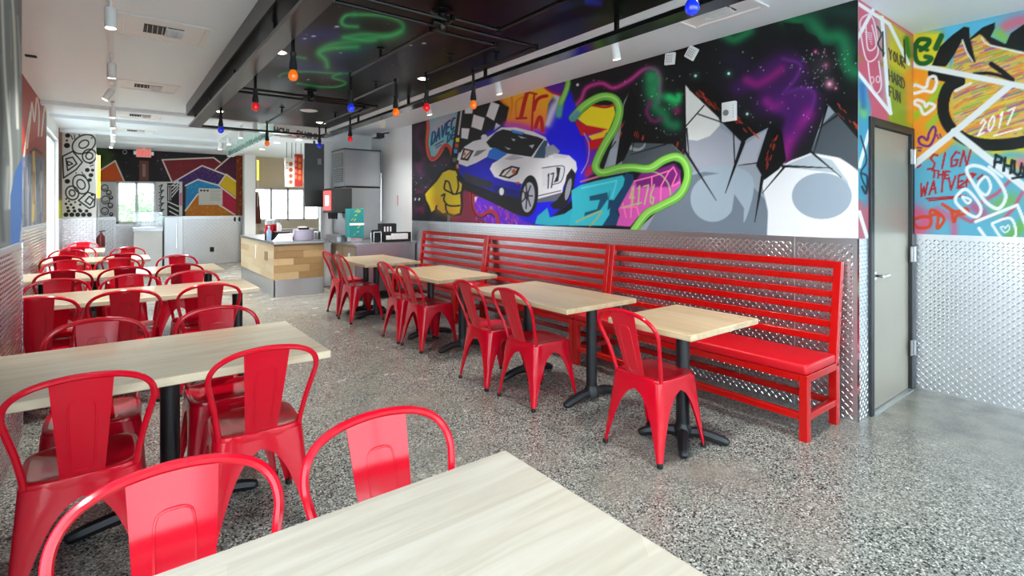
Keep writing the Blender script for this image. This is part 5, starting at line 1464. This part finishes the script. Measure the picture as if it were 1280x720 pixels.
for i in range(5):
    cuts = [2.0, [2.38, 2.55, 2.30, 2.45, 2.78][i], 2.78]
    for k in range(2):
        if cuts[k + 1] - cuts[k] < .02: continue
        MB().box(cuts[k] - ox + .001, cuts[k + 1] - ox - .001, 8.797 - oy, 8.82 - oy, zz[i] + .001, zz[i + 1] - .001).build('plank', PK[[0, 2, 1, 2, 0, 2, 2, 1, 4, 4][i * 2 + k]], sc)
    cy_ = [8.797, [9.7, 9.3, 10.1, 9.5, 9.9][i], [10.8, 10.4, 11.1, 10.7, 11.0][i], 11.48]
    for k in range(3):
        MB().box(1.997 - ox, 2.02 - ox, cy_[k] - oy + .001, cy_[k + 1] - oy - .001, zz[i] + .001, zz[i + 1] - .001).build('plank', PK[[3, 5, 3, 5, 3, 5, 3, 3, 5, 5, 3, 0, 3, 5, 5][i * 3 + k]], sc)
MB().box(1.990 - ox, 1.997 - ox, 10.05 - oy, 10.12 - oy, .52, .76).build('outlet_cover', M_WHITEP, sc, bevel=.002)
MB().box(1.992 - ox, 1.997 - ox, 9.20 - oy, 9.42 - oy, .55, .70).build('patch_panel', PK[4], sc)

# steel drinks counter
dc = empty('drinks_counter', (3.37, 8.2, 0), 0, 'stainless steel drinks counter with cabinet doors', 'counter')
ox, oy = 3.37, 8.2
MB().box(2.90 - ox, 3.88 - ox, 7.64 - oy, 8.78 - oy, .13, .845).build('cabinet', M_STEEL, dc, bevel=.003)
MB().box(2.86 - ox, 3.885 - ox, 7.60 - oy, 8.79 - oy, .845, .88).build('steel_top', M_STEEL, dc, bevel=.004)
for k in range(2):
    dr = MB().box(2.885 - ox, 2.90 - ox, 7.66 + k * .56 - oy, 8.20 + k * .56 - oy, .16, .82).build('cabinet_door', M_STEEL, dc, bevel=.003)
    MB().box(2.868 - ox, 2.885 - ox, 7.86 + k * .56 - oy, 7.90 + k * .56 - oy, .62, .72).build('pull', M_WHITEP, dr, bevel=.003)
for x, y in ((2.94, 7.69), (2.94, 8.73), (3.84, 7.69), (3.84, 8.73)):
    MB().tube([(x - ox, y - oy, 0), (x - ox, y - oy, .13)], .022, 10).build('leg', M_CHROME, dc, smooth=True)

# ice machine
im = empty('ice_machine', (3.45, 9.1, 0), 0, 'tall stainless ice machine stacked on its bin against the white wall', 'ice machine')
ox, oy = 3.45, 9.1
MB().box(3.15 - ox, 3.80 - ox, 8.83 - oy, 9.42 - oy, .0, 1.775).build('ice_bin', M_STEEL, im, bevel=.006)
MB().box(3.16 - ox, 3.79 - ox, 8.84 - oy, 9.41 - oy, 1.775, 1.80).build('gap_strip', M_DARK, im)
hd = MB().box(3.13 - ox, 3.78 - ox, 8.80 - oy, 9.42 - oy, 1.80, 2.43).build('maker_head', M_STEEL, im, bevel=.006)
MB().box(3.12 - ox, 3.79 - ox, 8.79 - oy, 9.43 - oy, 2.43, 2.45).build('lid', M_GREYBEAM, hd)
for z0 in (1.87, 2.14):
    g = MB().box(3.122 - ox, 3.13 - ox, 8.88 - oy, 9.34 - oy, z0, z0 + .24).build('side_grille', GD, im, bevel=.003)
    for k in range(6): MB().box(3.117 - ox, 3.122 - ox, 8.90 - oy, 9.32 - oy, z0 + .02 + k * .036, z0 + .036 + k * .036).build('louver', M_STEEL, g)
MB().tube([(3.82 - ox, 8.86 - oy, .1), (3.82 - ox, 8.86 - oy, 2.05)], .014, 8).build('water_pipe', M_CHROME, im, smooth=True)

# soda fountain
so = empty('soda_fountain', (2.98, 8.5, .88), 0, 'black and steel soda fountain with lit red front on the drinks counter', 'soda fountain')
ox, oy = 2.98, 8.5
MB().box(2.80 - ox, 3.05 - ox, 8.22 - oy, 8.76 - oy, 0, .10).build('drip_base', M_STEEL, so, bevel=.004)
MB().box(2.95 - ox, 3.05 - ox, 8.24 - oy, 8.74 - oy, .10, .50).build('splash_panel', M_STEEL, so)
hh = MB(); hh.prism([(-.22, -.28), (.07, -.28), (.07, .26), (-.22, .26), (-.24, .20), (-.24, -.22)], .46, .86); hh.build('dispenser_head', M_DARK, so, bevel=.012, seg=2)
MB().box(-.246, -.24, -.20, .18, .50, .82).build('lit_panel', mat('lit_red_panel', (190, 30, 30), .3, emit=(214, 40, 36), es=1.2, noise=.02), so)
MB().box(-.249, -.246, -.09, .07, .58, .74).build('lit_badge', mat('lit_white_badge', (255, 245, 240), .3, emit=(255, 240, 236), es=3.0, noise=.01), so)
for k in range(5): MB().tube([(-.15, -.18 + k * .09, .46), (-.15, -.18 + k * .09, .36)], [.022, .012], 10).build('nozzle', M_DARK, so, smooth=True)

# cup box, napkin stand, condiment tray on the drinks counter
TEAL = mat('teal_card', (22, 122, 124), .5, noise=.15, nscale=12)
cb = empty('cup_dispenser', (3.0, 7.98, .88), 0, 'teal printed cup dispenser box on the drinks counter', 'cup dispenser')
MB().box(-.09, .09, -.08, .08, 0, .08).build('stand', M_CHROME, cb, bevel=.004)
MB().box(-.115, .115, -.10, .10, .08, .53).build('box', TEAL, cb, bevel=.006)
MB().box(-.117, .117, -.102, -.10, .27, .305).build('print_band', M_WHITEP, cb)
for k in range(14):
    x = rg.uniform(-.10, .08); z = rg.uniform(.10, .50)
    if .25 < z < .32: continue
    MB().bar((x, -.1015, z), (x + rg.uniform(.01, .04), -.1015, z + rg.uniform(.01, .05)), .002, .012).build('print_mark', [mat('lime_print', (170, 180, 60), .5, noise=.02), M_WHITEP][0] if k == 0 else MATS['lime_print'], cb)
ns = empty('cup_rack', (3.27, 7.78, .88), 0, 'chrome wire rack with black cups on the drinks counter', 'rack')
fr_ = MB()
for x in (-.06, .06):
    for y in (-.06, .06): fr_.tube([(x, y, 0), (x, y, .16)], .006, 6)
fr_.box(-.065, .065, -.065, .065, .155, .17); fr_.build('frame', M_CHROME, ns)
MB().box(-.05, .05, -.05, .05, .002, .15).build('cups', M_DARK, ns, bevel=.01)
MB().lathe([(.07, .172), (.075, .19), (.03, .20)], 14).build('lid_stack', M_DARK, ns, smooth=True)
bx_ = empty('napkin_box', (3.52, 7.92, .88), 0, 'black napkin box with white napkins showing, back of the drinks counter', 'napkin box')
MB().box(-.13, .13, -.08, .08, 0, .29).build('housing', M_DARK, bx_, bevel=.008)
for k in range(3): MB().box(-.09 + k * .05, -.065 + k * .05, -.084, -.08, .16, .24).build('napkin', M_WHITEP, bx_)
ct = empty('condiment_tray', (3.60, 7.74, .88), 0, 'black tray holding folded white paper on the drinks counter', 'tray')
t_ = MB(); t_.box(-.22, .22, -.07, .07, 0, .01); t_.box(-.22, .22, .06, .07, .01, .15); t_.box(-.22, -.21, -.07, .06, .01, .13); t_.box(.21, .22, -.07, .06, .01, .15); t_.box(-.21, .21, -.07, -.06, .01, .04); t_.build('tray_body', M_DARK, ct)
MB().prism([(-.10, -.05), (.18, -.05), (.19, .04), (-.08, .04)], .012, .13).build('paper_stack', M_WHITEP, ct, bevel=.004)
MB().prism([(-.20, -.04), (-.11, -.05), (-.11, .02), (-.17, .03)], .012, .10).build('paper_stack', M_WHITEP, ct, bevel=.004)

# things on the serving counter
tr = empty('paper_tray', (2.17, 8.95, .88), 0, 'white folded paper food tray on the serving counter corner', 'tray')
MB().add([(-.14, -.07, 0), (.12, -.07, 0), (.12, .07, 0), (-.14, .07, 0), (-.04, -.09, .12), (.15, -.09, .12), (.15, .09, .12), (-.04, .09, .12)], [(0, 3, 2, 1), (4, 5, 6, 7), (0, 1, 5, 4), (1, 2, 6, 5), (2, 3, 7, 6), (3, 0, 4, 7)]).build('tray_body', M_WHITEP, tr, bevel=.003)
nb = empty('napkin_dispenser', (2.51, 9.0, .88), 0, 'grey rounded napkin dispenser on the serving counter', 'dispenser')
LIL = mat('lilac_grey_metal', (168, 162, 180), .35, metal=.4, noise=.05)
MB().prism(cat([(-.16, -.06), (.0, -.08), (.14, -.06), (.15, .06), (0, .08), (-.15, .06)], 4, True), 0, .18).build('housing', LIL, nb, smooth=True, bevel=.012, seg=2)
MB().box(-.07, .08, -.05, .05, .18, .215).build('dark_lid', M_DARK, nb, bevel=.006); MB().box(-.08, .04, -.055, .05, .212, .23).build('paper_edge', M_WHITEP, nb)
pt = empty('steel_pot', (2.76, 9.1, .88), 0, 'small steel pot beside the grey napkin dispenser', 'pot')
MB().lathe([(.055, 0), (.06, .01), (.06, .13), (.05, .135)], 18).build('pot_body', M_STEEL, pt, smooth=True)
CLR = mat('clear_plastic', (196, 204, 206), .1, noise=.02)
for x, y, cl, lab in ((2.06, 9.42, 'red', 'red-labelled drink canister beside the blue bottle on the serving counter'), (2.20, 9.75, 'black', 'black drink canister with a red band on the serving counter')):
    e = empty('drink_canister', (x, y, .88), 0, lab, 'canister')
    MB().lathe([(.06, 0), (.065, .01), (.065, .11), (.06, .115)], 16).build('base', M_DARK, e, smooth=True)
    MB().lathe([(.062, .115), (.064, .12), (.064, .25), (.058, .255)], 16).build('label_band', M_RED, e, smooth=True)
    MB().lathe([(.05, .255), (.06, .26), (.055, .33), (.02, .345)], 16).build('lid', CLR, e, smooth=True)
e = empty('bottle', (2.035, 9.28, .88), 0, 'pale blue plastic bottle at the edge of the serving counter', 'bottle')
MB().lathe([(.034, 0), (.038, .01), (.038, .15), (.016, .19), (.016, .22)], 14).build('body', mat('pale_blue_plastic', (150, 176, 206), .2, noise=.03), e, smooth=True)
MB().lathe([(.018, .22), (.018, .24)], 12).build('cap', M_WHITEP, e)
e = empty('black_bin', (2.25, 9.45, .88), 0, 'low black bin behind the paper tray on the serving counter', 'bin')
b_ = MB(); b_.box(-.12, .14, -.10, .12, 0, .12); b_.build('bin_body', M_DARK, e, bevel=.008); MB().box(-.13, .15, -.11, .13, .12, .135).build('rim', M_DARK, e, bevel=.003)
e = empty('white_jar', (2.33, 9.9, .88), 0, 'white jar standing behind the canisters', 'jar')
MB().lathe([(.045, 0), (.05, .01), (.05, .22), (.03, .25), (.03, .28)], 14).build('body', M_WHITEP, e, smooth=True); MB().lathe([(.032, .28), (.032, .30)], 12).build('cap', GD, e)

# hanging black screen, menu boards
e = empty('menu_screen', (2.76, 9.25, 1.44), -.1, 'black vertical screen hung over the serving counter', 'screen')
MB().box(-.16, .16, -.03, .03, 0, 1.10).build('screen_body', M_SCREEN, e, bevel=.006)
MB().tube([(0, 0, 1.10), (0, 0, CEIL - 1.44)], .018, 8).build('mount_pole', M_DARK, e)
MB().box(.05, .11, -.032, -.03, .74, .84).build('sticker', GD, e)
for k, (u0, u1, base) in enumerate(((2.83, 3.005, (214, 208, 198)), (3.015, 3.19, (150, 40, 34)))):
    e = empty('menu_board', ((u0 + u1) / 2, 11.5, 1.87), 0, ['white menu board with food pictures hung over the counter', 'red menu board with food pictures hung over the counter'][k], 'menu board')
    hw = (u1 - u0) / 2
    MB().box(-hw, hw, -.012, .012, 0, .60 + .1 * k).build('board', M_WHITEP, e)
    Cm = Canvas((u0 + .004, 11.486, 1.875), (2 * hw - .008, 0, 0), (0, 0, .59 + .1 * k), np.linspace(0, 1, 40), np.linspace(0, 1, 90), base)
    for j in range(4):
        v0 = 205 + j * 7.5 - 6 * k
        if k == 0:
            Cm.ell((363.5, v0), 2.4, 2.6, (150, 74, 40)); Cm.line([(357.5, v0 - 2), (360, v0 - 2)], .8, (120, 110, 104))
        else:
            Cm.ell((374.5, v0 + 1), 2.2, 2.8, (206, 110, 50)); Cm.poly([(368, v0 - 3), (371, v0 - 3), (371, v0 + 2), (368, v0 + 2)], (220, 110, 100))
    Cm.P[..., 0] -= (u0 + u1) / 2; Cm.P[..., 1] -= 11.5; Cm.P[..., 2] -= 1.87
    Cm.build('print', e)
    for s in (-.6, .6): MB().tube([(s * hw, 0, .6 + .1 * k), (s * hw, 0, CEIL - 1.87)], .006, 6).build('hanging_rod', M_DARK, e)

# column, neon, kitchen
tag(MB().box(2.65, 2.91, 14.75, 15.0, 0, CEIL).build('trim_6', M_WHITE), kind='structure')
for x, y, z0, z1, lab in ((-.24, 12.63, 1.62, 2.42, 'yellow neon tube fixed to the side of the doodle pier'), (2.96, 14.72, 2.15, 2.66, 'yellow neon tube beside the white column')):
    e = empty('neon_tube', (x, y, z0), 0, lab, 'neon tube')
    MB().tube([(0, 0, 0), (0, 0, z1 - z0)], .022, 10).build('tube', M_NEON, e, smooth=True)
    MB().box(-.036, -.022, -.03, .03, -.02, z1 - z0 + .02).build('backplate', M_WHITEP, e)
    MB().tube([(0, .01, 0), (0, .01, -.7)], .006, 6).build('cable', M_WHITEP, e)
e = empty('fire_extinguisher', (-.20, 12.50, .68), 0, 'dark red fire extinguisher hung on the doodle pier', 'extinguisher')
MB().lathe([(.055, 0), (.06, .02), (.06, .20), (.02, .25), (.02, .28)], 14).build('cylinder', mat('dark_red_enamel', (96, 14, 20), .3, noise=.05), e, smooth=True)
MB().bar((-.03, 0, .29), (.06, 0, .31), .02, .02).build('handle', M_DARK, e); MB().box(-.077, -.055, -.03, .03, .05, .18).build('bracket', M_DARK, e)

# counter display case and fridge by the far window
e = empty('display_case', (.57, 13.75, 0), 0, 'white marble counter case with glass top by the far window', 'display case')
MARB = mat('white_marble', (214, 214, 212), .3, noise=.18, nscale=3)
MB().box(-.25, .25, -.25, .25, 0, .92).build('marble_front', MARB, e, bevel=.004)
MB().box(-.26, .26, -.26, .26, .92, 1.0).build('steel_band', M_STEEL, e)
g_ = MB(); g_.box(-.25, .25, -.25, -.24, 1.0, 1.32); g_.box(-.25, -.24, -.24, .25, 1.0, 1.32); g_.box(.24, .25, -.24, .25, 1.0, 1.32); g_.build('glass_case', M_GLASS, e)
MB().box(-.25, .25, -.25, .25, 1.32, 1.335).build('case_top', M_STEEL, e); MB().box(-.23, .23, -.1, .2, 1.15, 1.16).build('shelf', M_STEEL, e)
e = empty('steel_fridge', (1.03, 13.75, 0), 0, 'low stainless fridge with long handle beside the marble case', 'fridge')
MB().box(-.18, .17, -.25, .25, .03, 1.24).build('body', M_STEEL, e, bevel=.005)
d_ = MB().box(-.175, .08, -.27, -.25, .08, 1.22).build('fridge_door', M_STEEL, e, bevel=.004)
MB().tube([(.05, -.30, .55), (.05, -.30, 1.08)], .010, 8).build('handle', M_CHROME, d_); MB().box(-.18, .17, -.24, .24, 0, .03).build('plinth', M_DARK, e)

# exit sign with lettering
e = empty('exit_sign', (.53, 14.55, 2.585), 0, 'red lit exit sign hung below the ceiling at the far wall', 'exit sign')
MB().box(-.14, .14, -.025, .025, 0, .19).build('housing', mat('pale_red_sign', (230, 150, 140), .4, emit=(255, 170, 160), es=.15, noise=.02), e, bevel=.006)
for s in (-1, 1): MB().box(s * .165 - .025, s * .165 + .025, -.03, .03, .05, .13).build('emergency_head', M_WHITEP, e, bevel=.008)
MB().box(-.03, .03, -.02, .02, .19, CEIL - 2.585).build('mount', M_WHITEP, e)
EXM = mat('exit_red', (206, 10, 14), .4, emit=(255, 10, 10), es=.5, noise=.02)
for i, ch in enumerate('EXIT'):
    b = MB()
    for st_ in FONT[ch]:
        for a, c in zip(st_, st_[1:]):
            b.bar((-.105 + i * .058 + a[0] * .042, -.028, .16 - a[1] * .13), (-.105 + i * .058 + c[0] * .042, -.028, .16 - c[1] * .13), .006, .014, (0, 1, 0))
    b.build('letter', EXM, e)
e = empty('wall_poster', (.56, 15.19, 2.07), 0, 'narrow brown-red poster below the exit sign', 'poster')
MB().box(-.09, .09, -.008, 0, 0, .48).build('sheet', mat('brown_red_print', (104, 44, 36), .5, noise=.2, nscale=6), e); MB().box(-.03, .03, -.010, -.008, .1, .4).build('print', mat('grey_print', (130, 110, 96), .5, noise=.2, nscale=20), e)
e = empty('info_board', (1.95, 15.19, 1.50), 0, 'pale notice board with rows of text on the coloured shard mural', 'notice board')
MB().box(-.265, .265, -.012, -.001, 0, .42).build('board', mat('pale_grey_board', (196, 194, 186), .5, noise=.02), e)
for k in range(8): MB().box(-.02, .24 - .03 * (k % 3), -.0135, -.012, .37 - k * .036, .378 - k * .036).build('text_line', GD, e)
for k in range(3): MB().box(-.235 + k * .07, -.185 + k * .07, -.0135, -.012, .34, .385).build('picture', M_DARK, e)
e = empty('wall_outlet', (1.98, 15.19, .30), 0, 'small black outlet on the far tread plate', 'outlet')
MB().box(-.045, .045, -.012, 0, 0, .12).build('plate', M_DARK, e)
for k in range(3):
    e = empty('wall_socket', (2.50 + k * .11, 15.19, 1.07), 0, 'small dark switch on the far tread plate beside the column', 'switch', 'switches beside the column'); MB().box(-.022, .022, -.012, 0, 0, .11).build('plate', M_DARK, e)
e = empty('kitchen_bench', (3.9, 14.8, 0), 0, 'steel kitchen bench under the bright windows', 'bench')
MB().box(-.85, .85, -.3, .3, .82, .86).build('top', M_STEEL, e); MB().box(-.85, .85, -.28, .28, .3, .33).build('shelf', M_STEEL, e)
for x in (-.8, .8):
    for y in (-.26, .26): MB().tube([(x, y, 0), (x, y, .82)], .02, 8).build('leg', M_STEEL, e)
e = empty('brown_apron', (3.03, 15.165, 0.95), 0, 'brown cloth apron hung beside the white column', 'apron')
rows = []
for i in range(10):
    t = i / 9
    rows.append([(-.04 - .06 * (1 - t) + (.08 + .12 * (1 - t)) * j / 8, -.02 + .02 * math.sin(j * 1.9 + i * .3), .05 + t * .85) for j in range(9)])
rb = [[(x, y + .012, z) for x, y, z in r] for r in rows]
m_ = MB(); m_.grid(rows); m_.grid(rb); m_.build('cloth', mat('brown_cloth', (120, 62, 48), .8, noise=.15), e, smooth=True)
MB().tube([(0, -.01, .88), (0, .046, .92)], .008, 6).build('hook', M_DARK, e)

# shrubs outside the far window
LEAF = mat('leaf_green', (96, 132, 64), .7, noise=.35, nscale=5)
for k, (x, y, s) in enumerate(((-.1, 20.0, 1.15), (.9, 22.5, 1.4), (2.2, 21.0, 1.0))):
    b = MB()
    for j in range(260):
        th = rg.uniform(0, 6.28); ph = math.acos(rg.uniform(-.2, 1)); r = s * rg.uniform(.55, 1)
        c = Vector((r * math.sin(ph) * math.cos(th) * .8, r * math.sin(ph) * math.sin(th) * .8, .5 * s + r * math.cos(ph)))
        a = Vector((rg.normal(), rg.normal(), rg.normal())).normalized() * .16 * s; q = a.orthogonal().normalized() * .07 * s
        b.add([c - a, c + q, c + a, c - q], [(0, 1, 2, 3)])
    e = empty('shrub', (x, y, -.12), 0, ['small leafy green shrub outside the far window, by the pier side', 'largest leafy green shrub outside the far window', 'small leafy green shrub outside the far window, away from the pier'][k], 'shrub')
    b.build('foliage', LEAF, e)
    MB().tube([(0, 0, 0), (0, 0, .8 * s)], .04, 6).build('stem', PK[2], e)
